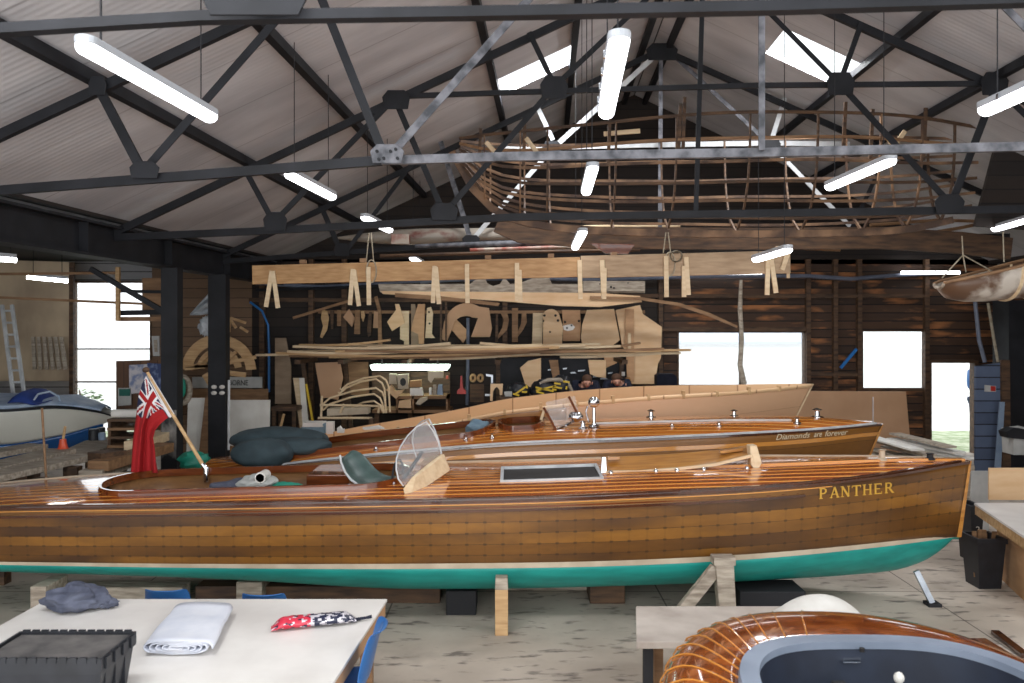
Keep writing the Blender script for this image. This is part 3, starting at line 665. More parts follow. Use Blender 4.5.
def hull_parts(h, r, top, bottom=None, nv=12, stem='amber', stemw=.05, transom='mahog'):
    for b, sd in h.skin(0, 1, nv, '', '', r): b.build('hull_side', top, r, solid=.012)
    if bottom:
        for b, sd in h.skin(1, 2, 10, '', '', r): b.build('hull_bottom', bottom, r, solid=.01)
    # stem
    b = MB(); pts = [h.pt(h.X1, v)*1 for v in (0, .25, .5, .75, 1)]
    rows = []
    for p in pts: c = Vector((p.x, h.Yc, p.z)); rows.append([c+Vector((-.07, -.03, 0)), c+Vector((.02, -.022, 0)), c+Vector((.02, .022, 0)), c+Vector((-.07, .03, 0))])
    b.grid(rows, closed=True); b.f += [(3, 2, 1, 0), (16, 17, 18, 19)]; b.mi += [0, 0]; b.build('stem', stem, r)
    # transom
    poly = [h.pt(h.X0, v, -1) for v in [i/6 for i in range(13)]]+[h.pt(h.X0, v, 1) for v in [i/6 for i in range(11, -1, -1)]]
    b = MB(); b.prism(poly, (-.02, 0, 0)); b.build('transom', transom, r)
def deck(h, r, m, wells, camber=.05, name='deck'):
    """planked deck, split along the centre where a well opens; wells: (X0, X1, halfwidth, centre offset)"""
    def hw(X):
        for (a, c, w, rn) in wells:
            if a < X < c:
                e = min(X-a, c-X); 
                return w*(1 if e > rn else math.sqrt(max(0, 1-((rn-e)/rn)**2)))
        return 0
    xs = sorted(set(h.xs(90)+[a+d for (a, c, w, rn) in wells for d in (0, .005, .02, .05, .1, .16)]+[c-d for (a, c, w, rn) in wells for d in (0, .005, .02, .05, .1, .16)]))
    def top(X, y): bb = h.b(X); return Vector((X, h.Yc+y, h.zs(X)+camber*(1-min(1, (y/bb)**2))*min(1, bb/.5)+.004))
    b = MB()
    for sd in (-1, 1):
        rows = []; uvs = []
        for X in xs:
            bb = h.b(X)-.003; w = min(hw(X), bb*.98); ys = [sd*(bb+(w-bb)*j/8) for j in range(9)]
            row = [top(X, y) for y in ys]; uv = [(X, y+2) for y in ys]
            if sd > 0: row.reverse(); uv.reverse()
            rows.append(row); uvs.append(uv)
        b.grid(rows, uvs)
    o = b.build(name, m, r); 
    return top, hw
def well(h, r, top, hw, a, c, depth, rail='mahog', inner='interior', lip=.06, t=.03, label=None, flr='interior'):
    """coaming ring, inner lining and sole of one cockpit"""
    def ring():
        X = [a+(c-a)*i/60 for i in range(61)]; X = sorted(set(X+[a+d for d in (.005, .02, .05)]+[c-d for d in (.005, .02, .05)]))
        near = [(x, -hw(x)) for x in X]; far = [(x, hw(x)) for x in reversed(X)]; return near+far
    rg = ring(); cx = (a+c)/2; rows = [[], [], [], []]; 
    sec = []
    for x, y in rg:
        p = top(x, y); q = Vector((cx-x, (h.Yc-p.y), 0)); q = Vector((0, 1 if y < 0 else -1, 0)) if a+.1 < x < c-.1 else Vector((1 if x < cx else -1, .0, 0))*1
        sec.append([p+Vector((0, 0, -.02)), p+Vector((0, 0, lip)), p+Vector((0, 0, lip))+q*t, p+Vector((0, 0, -.02))+q*t])
    b = MB(); b.grid(sec+[sec[0]], closed=True); b.build('coaming', rail, r)
    b = MB(); n = len(rg); b.grid([[top(x, y*.99)+Vector((0, 0, -.0)) for x, y in rg], [Vector((x, h.Yc+y*.96, depth)) for x, y in rg]], closed=True); b.build('cockpit_lining', inner, r, solid=.01)
    b = MB(); b.prism([Vector((x, h.Yc+y*.96, depth)) for x, y in rg if True], (0, 0, .02)); b.build('cockpit_sole', flr, r)

# ---------------------------------------------------------------- the long varnished launch in front
pan = Hull(-5.75, 4.45, 7.8, [(-5.75, .55), (-5, .68), (-4, .8), (-2, .92), (0, .95), (1.5, .9), (2.6, .74), (3.5, .47), (4.1, .2), (4.45, .015)],
    [(-140, 513), (0, 508), (128, 506), (256, 504), (512, 499), (640, 494), (768, 487), (870, 477), (968, 461)],
    [(-140, 560), (0, 564), (256, 567), (512, 566), (640, 563), (768, 556), (880, 547), (968, 537)],
    [(-140, 562), (0, 569), (128, 573), (256, 579), (330, 585), (400, 589), (512, 589), (640, 586), (768, 582), (850, 579), (900, 574), (930, 564), (950, 551), (962, 539)], rake=.1, tumble=.015)
r = root('launch', (0, 7.8, .3), 'long varnished launch in front with gold name on its bow and teal bottom', 'boat')
hull_parts(pan, r, 'topside', 'teal')
pan.band(.955, 1.04, 'boot_stripe', 'boot', r, .006)
pan.band(.0, .035, 'rubbing_strake', 'mahog_rail', r, .018, push=.002)
pan.band(.04, .13, 'upper_strake', 'mahog', r, .006, X1=2.7)
pan.band(.06, .075, 'gold_line', 'strip_gold', r, .011, X1=2.9)
pan.band(.14, .175, 'lower_rubbing_strake', 'mahog_rail', r, .026, X1=2.6)
top, hw = deck(pan, r, 'deck', [(-3.95, -.98, .56, .45)], .04)
well(pan, r, top, hw, -3.95, -.98, .62, rail='mahog', lip=.05)
# far-side carlin strip
# hatch amidships
def on_deck(pts, h=pan): return pts
hx0, hx1, hy0, hy1 = -.08, .82, 7.44, 7.98
z0 = top(.3, -.05).z
b = MB(); rg = [(hx0, hy0), (hx1, hy0), (hx1, hy1), (hx0, hy1)]
hz = .012
tz = lambda x, y: top(x, y-7.8).z
ho = MB(); o_ = [(hx0-.03, hy0-.03), (hx1+.03, hy0-.03), (hx1+.03, hy1+.03), (hx0-.03, hy1+.03)]
rows = [[Vector((x, y, tz(x, y)-.02)) for x, y in o_], [Vector((x, y, tz(x, y)+(.035 if y > 7.7 else .014))) for x, y in o_], [Vector((x, y, tz(x, y)+(.035 if y > 7.7 else .014))) for x, y in rg], [Vector((x, y, tz(x, y)-.02)) for x, y in rg]]
ho.grid(rows, closed=True); ho.smooth = False; hb = ho.build('hatch_coaming', 'steel_white', r)
b = MB(); gx_ = [hx0+(hx1-hx0)*i/6 for i in range(7)]; b.grid([[Vector((x, y, tz(x, y)+.009)) for x in gx_] for y in (hy0, 7.6, 7.7, 7.8, 7.9, hy1)]); b.build('hatch_opening', 'slot', hb)
# curved forward coaming panel with end posts and a wedge fairlead
pts_t = [(604, 457), (640, 456), (680, 453.5), (720, 450), (752, 445)]; pts_b = [(604, 472.5), (640, 472), (680, 469), (715, 465), (752, 456)]
b = MB(); rows = []
for (x, y), (x2, y2) in zip(pts_t, pts_b):
    a = P(x, y, 8.05); c = P(x2, y2, 7.72); 
    rows.append([c, a, a+Vector((0, .03, .0)), c+Vector((0, .03, 0))])
b.grid(rows, closed=True); b.f += [(3, 2, 1, 0), (16, 17, 18, 19)]; b.mi += [0, 0]; cp = b.build('forward_coaming', 'amber', r, smooth=False)
b = MB(); b.sweep([P(x, y-.3, 7.70) for x, y in pts_b], [(-.012, -.012), (.012, -.012), (.012, .02), (-.012, .02)]); b.build('coaming_moulding', 'timber_pale', cp)
b = MB(); b.prism([P(602, 457, 7.72), P(606, 457, 7.72), P(607, 476, 7.68), P(601, 476, 7.68)], (0, .05, 0)); b.build('end_post', 'chrome', cp, bevel=.004)
b = MB(); b.prism([P(750, 446, 7.75), P(757, 445.5, 7.75), P(762, 463, 7.7), P(757, 472, 7.66), P(751, 465, 7.7)], (0, .12, 0)); b.build('bow_wedge', 'timber_pale', cp, bevel=.006)
b = MB(); b.prism([P(608, 457, 7.9), P(620, 457, 7.9), P(619, 459.5, 7.9), P(608, 460, 7.9)], (0, .06, 0)); b.build('corner_block', 'amber', cp)
b = MB(); b.prism([P(720, 451, 7.9), P(743, 448, 7.9), P(743, 451, 7.9), P(721, 453.5, 7.9)], (0, .06, 0)); b.build('corner_block', 'amber', cp)
def ondeck(X, y): return top(X, y)
for px, py in ((611, 474), (656, 473), (677, 472), (704, 473), (747, 470)):
    p = P(px, py, 7.66); p.z = top(p.x, p.y-7.8).z
    b = MB(); b.lathe(p, [(.022, -.002), (.022, .008), (.012, .02), (.0, .024)], 12); b.build('deck_fitting', 'chrome', r)
# bow fittings
for px, py, hh in ((882, 461, .09), (930, 459, .05)):
    p = P(px, py, 7.8); p.z = top(p.x, 0).z; b = MB(); b.lathe(p, [(.05, 0), (.05, .012), (.03, .02), (.028, hh), (.04, hh+.01), (.0, hh+.014)], 14); b.build('bow_fitting', 'boot' if hh > .06 else 'rubber', r)
b = MB(); b.sweep([top(x, 0)+Vector((0, 0, .0)) for x in (1.9, 2.6, 3.3, 3.9, 4.4)], [(-.035, -.01), (.035, -.01), (.035, .016), (-.035, .016)], up=(0, 0, 1)); b.build('king_plank', 'strip_gold', r)
# toe rail (pale line along both deck edges)
for sd in (-1, 1):
    b = MB(); b.sweep([pan.pt(x, 0, sd)+Vector((0, -sd*.015, .008)) for x in pan.xs(50)[:-1]], [(-.016, -.008), (.016, -.008), (.016, .01), (-.016, .01)], up=(0, 0, 1)); b.build('deck_edge_strip', 'mahog_rail' if sd < 0 else 'boot', r)
# windscreen: V of two panes on pale wooden boards
ws = r
def pane_set(flip):
    def q(px, py, Dp):
        p = P(px, py, Dp)
        if flip: p = Vector((p.x, 2*7.72-p.y, p.z))
        return p
    bd = MB(); bd.prism([q(403, 489, 7.1), q(406, 498, 7.05), q(446, 471, 7.68), q(440, 455, 7.7), q(425, 466, 7.45), q(412, 477, 7.22)], Vector((.035, .01, 0))); w_ = bd.build('windscreen_board', 'timber_pale', r, bevel=.003)
    out = [q(*t) for t in ((403, 486, 7.1), (412, 477, 7.2), (425, 465, 7.43), (441, 454, 7.7), (438, 442, 7.69), (433, 431, 7.66), (426, 422, 7.6), (416, 427, 7.5), (407, 436, 7.36), (400, 447, 7.24), (396, 459, 7.15), (396, 470, 7.1), (398, 479, 7.08))]
    g = MB(); g.prism(out, Vector((.006, .003, 0))); g.build('windscreen_glass', 'glass', r)
    fr_ = MB(); fr_.tube([p+Vector((.003, 0, 0)) for p in out[3:]+[out[0]]], .007, 6); fr_.build('glass_edge', 'steel_white', w_)
    return w_
w1 = pane_set(False); w2 = pane_set(True)
b = MB(); b.tube([P(404, 478, 7.3), P(412, 467, 7.5), P(422, 452, 7.6)], .018, 8); b.build('steering_column', 'rubber', r)
b = MB(); 
for k in range(1): b.lathe(P(402, 474, 7.6), [(.0, 0)], 3, cap=False) if False else None
ring = [P(398, 478, 7.65)+Vector((.03*math.cos(t), .17*math.cos(t), .17*math.sin(t))) for t in [2*math.pi*i/24 for i in range(25)]]
b.tube(ring, .012, 6, cap=False); b.build('steering_wheel', 'rubber', r)
# aft deck items: bench locker in the cockpit
b = MB(); b.box((PX(310, 8.1), 7.95, .6), (PX(352, 8.1), 8.35, PZ(472, 8.1))); b.build('thwart_box', 'mahog', r, bevel=.01)
b = MB(); b.box((-2.9, 7.3, .64), (-1.9, 8.3, .88)); b.build('engine_box', 'interior', r, bevel=.02)
# lettering with serifs on the bow
GL = {  # strokes: (x0,y0,x1,y1,width)
 'P': [(.22, 0, .22, 1, .17), (.22, .95, .55, .95, .09), (.22, .48, .55, .48, .09), (.55, .95, .72, .84, .12), (.72, .84, .72, .6, .16), (.72, .6, .55, .48, .12), (.08, .03, .4, .03, .06), (.08, .97, .25, .97, .06)],
 'A': [(.5, 1, .14, 0, .09), (.5, 1, .84, 0, .17), (.26, .34, .72, .34, .08), (.02, .03, .28, .03, .06), (.68, .03, .98, .03, .06)],
 'N': [(.18, 0, .18, 1, .09), (.18, 1, .82, 0, .17), (.82, 0, .82, 1, .09), (.04, .03, .34, .03, .06), (.02, .97, .2, .97, .06), (.68, .97, .96, .97, .06)],
 'T': [(.5, 0, .5, 1, .17), (.08, .95, .92, .95, .09), (.34, .03, .66, .03, .06), (.08, .98, .08, .78, .06), (.92, .98, .92, .78, .06)],
 'H': [(.2, 0, .2, 1, .17), (.8, 0, .8, 1, .17), (.2, .5, .8, .5, .08), (.04, .03, .36, .03, .06), (.04, .97, .36, .97, .06), (.64, .03, .96, .03, .06), (.64, .97, .96, .97, .06)],
 'E': [(.22, 0, .22, 1, .17), (.22, .95, .8, .95, .09), (.22, .5, .66, .5, .09), (.22, .05, .82, .05, .09), (.8, .98, .8, .8, .06), (.84, .02, .84, .22, .06), (.08, .03, .4, .03, .06), (.08, .97, .3, .97, .06)],
 'R': [(.2, 0, .2, 1, .17), (.2, .95, .52, .95, .09), (.2, .5, .52, .5, .09), (.52, .95, .68, .85, .12), (.68, .85, .68, .62, .16), (.68, .62, .52, .5, .12), (.5, .5, .86, .02, .16), (.06, .03, .36, .03, .06), (.76, .03, .98, .03, .06)]}
def near_y(h, X, z):
    v = max(0, min(1, (h.zs(X)-z)/(h.zs(X)-h.zw(X)))); return h.pt(X, v).y
def strip_quad(p0, p1, wd):
    d = Vector((p1[0]-p0[0], p1[1]-p0[1])); n = Vector((-d.y, d.x)).normalized()*wd/2; a, c = Vector(p0), Vector(p1); return [a+n, a-n, c-n, c+n]
x = 818.5; rows_px = (818.5, 895)
word = 'PANTHER'; cw = (895-818.5)/7.0
for i, ch in enumerate(word):
    b = MB()
    for (x0, y0, x1, y1, wd) in GL[ch]:
        asp = .92
        for q in (strip_quad((x0, y0), (x1, y1), wd*1.05),):
            pp = []
            for u, v in q:
                px = rows_px[0]+(i+u*.92+.02)*cw; base = lerp(499.2, 492.6, (px-818.5)/76.5); py = base-v*10.6
                Dp = 7.4; 
                for _ in range(4): X = PX(px, Dp); Dp = near_y(pan, X, PZ(py, Dp))-.012
                pp.append(P(px, py, Dp))
            if (pp[1]-pp[0]).cross(pp[2]-pp[0]).y > 0: pp.reverse()
            b.prism(pp, (0, .008, 0))
    b.build('name_letter', 'gold', r)
# supports under the launch
def prop_post(name, lab, px0, px1, ytop, ybot, Dp, m, dd=.1):
    X0, X1 = PX(px0, Dp), PX(px1, Dp); z = PZ(ytop, Dp); b = MB(); b.box((X0, Dp, 0), (X1, Dp+dd, z)); return tag(b.build(name, m, bevel=.004), lab, 'prop')
prop_post('support_post', 'pale square timber post propping the teal hull amidships', 495, 508, 590, 637, 6.82, 'timber')
o = slab('packing_block', 'worn packing piece on top of the pale square post', 'block', [(495.5, 578), (507.5, 578), (508, 590), (495, 590)], 6.82, .1, 'timber_grey')
r2 = root('trestle', (PX(722, 6.9), 6.9, 0), 'weathered grey trestle holding the launch, behind the plank bench', 'trestle', None)
D_ = 6.75; b = MB(); b.prism([P(716, 566, D_), P(734, 566, D_), P(738, 640, D_), P(722, 640, D_)], (0, .12, 0)); b.build('leg', 'timber_grey', r2, bevel=.004)
b = MB(); b.bar(P(716, 568, D_+.06), (PX(664, D_), D_+.0, .05), .1, .06); b.build('brace', 'timber_grey', r2)
b = MB(); b.box(P(714, 558, D_), P(736, 566, D_)+Vector((0, .13, 0))); b.build('cap', 'timber_grey', r2, bevel=.004)
for i, (x0, x1, y0, Dp, z1, m, lab) in enumerate(((446, 476, 588, 7.3, .22, 'rubber', 'black block standing under the launch keel, left of the pale post'), (740, 806, 578, 7.2, .25, 'rubber', 'large black box under the launch, right of the grey trestle'),
        (30, 46, 566, 7.0, .36, 'timber_grey', 'grey upright block under the stern end of the launch'), (590, 625, 585, 7.6, .2, 'timber_dark', 'dark timber chock under the launch keel left of the grey trestle'), (236, 262, 578, 7.5, .24, 'timber_grey', 'pale chock under the launch, behind the table'))):
    X0, X1 = PX(x0, Dp), PX(x1, Dp); b = MB(); b.box((X0, Dp, 0), (X1, Dp+.35, z1)); tag(b.build('keel_block', m, bevel=.008), lab, 'block')
for a, c, Dp, hh, m, lab in ((38, 182, 7.5, .19, 'timber_grey', 'paint-splashed timber beam lying under the stern of the launch'), (195, 440, 7.62, .16, 'timber_dark', 'long dark floor timber lying under the launch at left'), (505, 620, 8.0, .2, 'timber_grey', 'grey floor timber lying under the middle of the launch')):
    b = MB(); b.box((PX(a, Dp), Dp, 0), (PX(c, Dp), Dp+.2, hh)); tag(b.build('floor_timber', m, bevel=.006), lab, 'timber')
r2 = root('metal_prop', (PX(925, 6.95), 6.95, 0), 'thin metal leg standing under the bow of the launch', 'prop')
b = MB(); b.bar(P(916, 571, 7.6), (PX(929, 7.6), 7.55, .03), .05, .04); b.build('tube', 'alu', r2); b = MB(); b.box((PX(926, 7.6)-.02, 7.5, 0), (PX(926, 7.6)+.1, 7.62, .03)); b.build('foot', 'rubber', r2)

# ---------------------------------------------------------------- second varnished boat
dia = Hull(-3.75, 4.62, 10.0, [(-3.75, .5), (-3, .68), (-2, .82), (0, .95), (1.5, .92), (2.6, .78), (3.6, .5), (4.25, .22), (4.62, .015)],
    [(170, 476), (232, 472), (300, 463), (400, 453), (512, 444), (640, 439), (768, 433), (830, 429), (880, 424)],
    [(170, 500), (300, 504), (512, 506), (768, 500), (862, 486)], [(170, 505), (300, 520), (512, 525), (768, 520), (840, 505), (866, 488)], rake=.32)
r = root('launch', (0, 10, .4), 'second varnished boat, behind the gold-lettered launch, with script name and chrome lamp', 'boat')
hull_parts(dia, r, 'topside_dark', 'mahog')
dia.band(.0, .03, 'rubbing_strake', 'mahog_rail', r, .012); dia.band(.03, .13, 'name_strake', 'mahog_rail', r, .004); dia.band(.13, .19, 'gold_line', 'strip_gold', r, .008, X0=-2)
top2, hw2 = deck(dia, r, 'deck2', [(-3.0, -.2, .6, .4), (-.18+.0, .42, .45, .2)], .10)
well(dia, r, top2, hw2, -3.0, -.2, .75, rail='mahog')
well(dia, r, top2, hw2, -.18, .42, .75, rail='mahog')
for sd in (-1, 1):
    b = MB(); b.sweep([dia.pt(x, 0, sd)+Vector((0, -sd*.015, .01)) for x in dia.xs(50)[:-1]], [(-.018, -.008), (.018, -.008), (.018, .012), (-.018, .012)], up=(0, 0, 1)); b.build('deck_edge_strip', 'chrome' if sd > 0 else 'steel_white', r)
b = MB(); b.sweep([Vector((x, 9.75, top2(x, -.25).z+.005)) for x in (1.0, 1.8, 2.6, 3.4)], [(-.02, -.004), (.02, -.004), (.02, .014), (-.02, .014)], up=(0, 0, 1)); b.build('deck_strip', 'steel_white', r)
# windscreen
b = MB(); b.prism([P(546, 402, 10.0), P(574, 396, 10.0), P(579, 417, 9.75), P(565, 428, 9.6), P(556, 430, 9.55), P(547, 415, 9.8)], (.01, .01, 0)); g = b.build('windscreen_glass', 'glass', r)
for a, c, m, w_ in ((P(569, 397, 9.95), P(579, 417, 9.75), 'mahog', .03), (P(541, 420, 9.9), P(545, 407, 9.95), 'timber_pale', .03), (P(544, 408, 9.95), P(556, 430, 9.5), 'mahog', .03), (P(556, 430, 9.5), P(580, 418, 9.75), 'chrome', .02)):
    b = MB(); b.bar(a, c, w_, .03); b.build('windscreen_frame', m, g)
b = MB(); b.blob(P(576, 417, 9.7), (.09, .06, .06), .2, 3, 14, 10); b.build('windscreen_bracket', 'chrome', g)
# search lamp
p = P(594, 432, 9.6); p.z = top2(p.x, p.y-10).z
b = MB(); b.lathe(p, [(.07, 0), (.07, .015), (.03, .03), (.02, .06), (.02, .3), (.03, .31), (.0, .315)], 16); lm = b.build('lamp_pedestal', 'chrome', r)
c = P(593.5, 402, 9.6); b = MB(); b.lathe(c+Vector((0, -.06, 0)), [(.0, -.03), (.05, -.02), (.068, .0), (.07, .02), (.065, .06), (.045, .1), (.02, .125), (.0, .13)], 20, axis='Y', cap=False); b.build('lamp_head', 'chrome', lm)
b = MB(); b.tube([c+Vector((-.07, 0, -.05)), c+Vector((-.09, 0, -.12)), c+Vector((-.07, 0, -.2)), p+Vector((-.06, 0, .05))], .01, 6); b.build('lamp_bracket', 'chrome', lm)
for px, py, Dp, s in ((651, 418, 10.35, .07), (734, 418, 10.4, .06), (719, 433, 9.5, .035), (672, 434, 9.5, .03), (583, 431, 9.55, .06), (817, 421, 10.1, .08), (797, 428, 9.65, .05), (376, 451, 9.3, .03), (466, 443, 9.3, .03), (492, 440, 9.3, .03)):
    p = P(px, py, Dp); y = p.y-10; p.z = top2(p.x, max(-dia.b(p.x), min(dia.b(p.x), y))).z
    b = MB(); b.lathe(p, [(s, -.005), (s, .01), (s*.45, .02), (s*.4, .05*s/.05), (s*.8, .06*s/.05), (0, .075*s/.05)], 12); b.build('cleat', 'chrome', r)
# jack staff and name
b = MB(); b.tube([P(873, 424, 9.95), P(873, 397, 9.95)], .005, 6); b.build('jack_staff', 'alu', r)
def text_on(hull, s, px0, px1, y0, y1, size_px, m, parent, name='name_lettering', shear=.35, D0=None, yoff=.02):
    cu = bpy.data.curves.new('tmp', 'FONT'); cu.body = s; cu.size = 1; cu.shear = shear; cu.resolution_u = 3; o = bpy.data.objects.new('tmp', cu); COL.objects.link(o)
    dg = bpy.context.evaluated_depsgraph_get(); me = bpy.data.meshes.new_from_object(o.evaluated_get(dg)); bpy.data.objects.remove(o)
    xs_ = [v.co.x for v in me.vertices]; x0, x1 = min(xs_), max(xs_); off = ORG[parent.name]
    for v in me.vertices:
        u = (v.co.x-x0)/(x1-x0); px = lerp(px0, px1, u); py = lerp(y0, y1, u)-v.co.y*size_px; Dp = D0 or 9.5
        if hull:
            for _ in range(4): Dp = near_y(hull, PX(px, Dp), PZ(py, Dp))-yoff
        v.co = P(px, py, Dp)-off
    me.materials.append(W[m]); n = bpy.data.objects.new(name, me); COL.objects.link(n); n.parent = parent; ORG[n.name] = off
    q = n.modifiers.new('t', 'SOLIDIFY'); q.thickness = .001
    return n
for w_, xa, xb in (('Diamonds', 776, 810), ('are', 814, 822), ('forever', 825, 848)): text_on(dia, w_, xa, xb, 440-(xa-776)*.075, 440-(xb-776)*.075, 8, 'silver_text', r, name='name_word')
for x0, x1 in ((-2.6, -2.4), (.5, .7), (2.6, 2.8)):
    b = MB(); b.box((x0, 9.4, 0), (x1, 10.6, min(dia.zk(x0), dia.zk(x1))-.02)); tag(b.build('keel_block', 'timber_grey', bevel=.006), {-2.6: 'grey timber cradle under the stern of the second varnished boat', .5: 'grey timber cradle under the middle of the second varnished boat', 2.6: 'grey timber cradle under the bow of the second varnished boat'}[x0], 'block')

# ---------------------------------------------------------------- unfinished pale hull
new = Hull(-3.3, 4.5, 12.0, [(-3.3, .45), (-2.4, .62), (-1, .82), (1, .92), (2.5, .78), (3.6, .45), (4.2, .18), (4.5, .015)],
    [(200, 462), (340, 438), (400, 430), (450, 422), (512, 410), (640, 397), (740, 391), (812, 384)], [(200, 470), (340, 466), (512, 470), (640, 470), (812, 450)], [(200, 475), (340, 478), (512, 486), (640, 486), (812, 452)], rake=.5, flare=.5)
r = root('bare_hull', (0.5, 12, .5), 'unfinished pale wooden hull behind the two varnished boats', 'boat')
hull_parts(new, r, 'new_hull', 'new_hull', stem='timber_pale', transom='new_hull')
for b, sd in new.skin(0, .05, 2, '', '', r, sides=(-1,), push=.012): o = b.build('sheer_strake', 'new_rim', r, solid=.02)
rows = []; uvs = []
for i in range(31):
    X = -3.0+3.75*i/30; rows.append([new.pt(X, .06+.9*j/6, -1)+Vector((0, -.02, 0)) for j in range(7)]); uvs.append([(X, j/6*.75) for j in range(7)])
b = MB(); b.grid(rows, uvs); b.build('varnished_planking', 'topside_dark', r, solid=.01)
for sd in (1,):
    for b, _ in new.skin(0, .9, 4, '', '', r, sides=(1,), push=-.03): b.build('inner_planking', 'new_rim', r)
for k in range(13):
    X = -2.1+k*.5; p = new.pt(X, 0, -1); b = MB(); b.box(p+Vector((-.02, -.03, -.06)), p+Vector((.02, .05, .05 if k % 2 else .02))); b.build('clamp_block', 'timber', r, bevel=.004)
for x0, lab in ((-1.9, 'timber trestle under the after end of the pale hull'), (2.2, 'timber trestle under the fore end of the pale hull')):
    b = MB(); b.box((x0, 11.3, 0), (x0+.15, 12.7, min(new.zk(x0), new.zk(x0+.15))-.02)); tag(b.build('trestle_beam', 'timber_mid', bevel=.006), lab, 'trestle')

# ---------------------------------------------------------------- motor boat in the side bay
mb_ = Hull(-12.6, -6.5, 13.2, [(-12.6, .9), (-11, 1.05), (-9.5, 1.08), (-8.3, .9), (-7.3, .5), (-6.8, .2), (-6.5, .02)],
    [(-250, 410), (0, 410), (60, 407), (100, 412), (122, 419)], [(-250, 450), (0, 445), (60, 436), (105, 426), (122, 423)], [(-250, 470), (0, 468), (60, 455), (105, 437), (122, 424)], rake=.25, flare=.45)
r = root('motor_boat', (-9, 13.2, .4), 'cream motor boat with a blue waterline and pale blue cover in the side bay', 'boat')
hull_parts(mb_, r, 'boat_white', 'boat_blue', stem='boat_white', transom='boat_white')
mb_.band(.98, 1.3, 'blue_band', 'boat_blue', r, .006); mb_.band(-.02, .06, 'gunwale', 'steel', r, .03)
rows = []
for X in mb_.xs(40)[:-2]:
    bb = mb_.b(X)+.02; rows.append([Vector((X, 13.2+bb*math.cos(t), mb_.zs(X)+.02+(.12 if X < -7.3 else .06)*math.sin(t)**.7+.012*noise.noise(Vector((X*5, t*4, 0))))) for t in [math.pi-math.pi*i/14 for i in range(15)]])
b = MB(); b.grid(rows); b.build('cover', 'tarp_blue', r, solid=.008)
c = P(44, 399, 12.9); b = MB(); rows = []
for i in range(9):
    u = i/8; X = c.x-.26+u*.48; hgt = .24*math.sin(min(1, (u+.15)*1.1)*math.pi)**.6*(1-.2*u) if u < 1 else .05
    rows.append([Vector((X, 12.85+w, c.z-.05+max(.02, hgt)*math.sqrt(max(0, 1-(w/.48)**2)))) for w in [-.47, -.35, -.2, 0, .2, .35, .47]])
b.grid(rows); b.build('canopy', mat('blue_canopy', (28, 52, 120), .7, 0, (40, 66, 140), 5), r, solid=.01)
b = MB(); b.tube([P(34, 400, 12.3), P(38, 394, 12.3), P(50, 391.5, 12.3), P(59, 397, 12.3), P(60, 401, 12.3)], .015, 6); b.build('windscreen_rail', 'tarp_blue', r)
for X, lab in ((-11.8, 'dark cradle under the after part of the motor boat'), (-8.4, 'dark cradle under the fore part of the motor boat')):
    b = MB(); b.box((X, 12.4, 0), (X+.15, 14.0, min(mb_.zk(X), mb_.zk(X+.15))-.02)); tag(b.build('cradle', 'timber_dark', bevel=.006), lab, 'cradle')

# ---------------------------------------------------------------- round-decked launch at bottom right
r = root('dayboat', (1.7, 3.3, 0), 'glossy round-decked wooden boat with a grey cockpit rim and dark interior, nearest of all boats', 'boat')
def ring(cx, cy, rx, ry, z, e, n=96, dz=0): 
    out = []
    for k in range(n):
        t = 2*math.pi*k/n; c_, s_ = math.cos(t), math.sin(t)
        out.append(Vector((cx+rx*math.copysign(abs(c_)**(2/e), c_), cy+ry*math.copysign(abs(s_)**(2/e), s_), z)))
    return out
prof = [(.30, .12), (.62, .28), (.88, .46), (.98, .66), (1.0, .8), (.985, .9), (.95, .97), (.90, 1.015), (.85, 1.04)]
rows = [ring(1.66, 3.25, 1.02*q, 1.45*q, z, 2.3) for q, z in prof]
inner = ring(1.69, 3.05, .70, .93, 1.06, 3.0)
last = rows[-1]
for t in (.25, .5, .75, 1.0): rows.append([a.lerp(c, t)+Vector((0, 0, .015*math.sin(t*math.pi))) for a, c in zip(last, inner)])
b = MB(); b.grid(rows, closed=True); b.build('hull_and_deck', 'turtle', r, solid=.012)
o1 = ring(1.69, 3.05, .725, .955, 1.055, 3.0); 
sec = [o1, [p+Vector((0, 0, .05)) for p in ring(1.69, 3.05, .715, .945, 1.055, 3.0)], [p+Vector((0, 0, .05)) for p in ring(1.69, 3.05, .63, .85, 1.055, 3.2)], ring(1.69, 3.05, .63, .85, 1.07, 3.2)]
b = MB(); b.grid(sec, closed=True); b.build('cockpit_rim', 'coaming_grey', r)
sec = [ring(1.69, 3.05, .635, .855, 1.075, 3.2), ring(1.69, 3.05, .60, .80, .8, 3.2), ring(1.69, 3.05, .55, .72, .45, 3.0), ring(1.69, 3.05, .02, .03, .44, 3.0)]
b = MB(); b.grid(sec, closed=True); b.build('cockpit_lining', 'navy_int', r)
b = MB(); b.box((1.2, 3.2, .46), (2.2, 3.6, .78)); b.build('seat_cushion', 'navy_int', r, bevel=.04)
b = MB(); b.box((1.5, 3.62, .5), (1.56, 3.76, .98)); b.build('seat_post', 'rubber', r)
b = MB(); b.prism([P(843, 657, 3.9), P(861, 657, 3.9), P(861, 663, 3.86), P(843, 663, 3.86)], (0, .05, 0)); b.build('rim_bracket', 'chrome', r, bevel=.003)
b = MB(); b.box((P(990, 668, 3.72)), (P(998, 676, 3.72)+Vector((0, .1, 0)))); b.build('rim_block', 'mahog_rail', r)
b = MB(); b.lathe(P(862, 650.5, 3.86)+Vector((0, 0, 0)), [(.012, -.005), (.012, .012)], 12); b.build('rim_hole', 'slot', r)
b = MB(); b.blob(P(899, 678, 3.6), (.022, .02, .026), .1); b.build('knob', 'white_cloth', r)
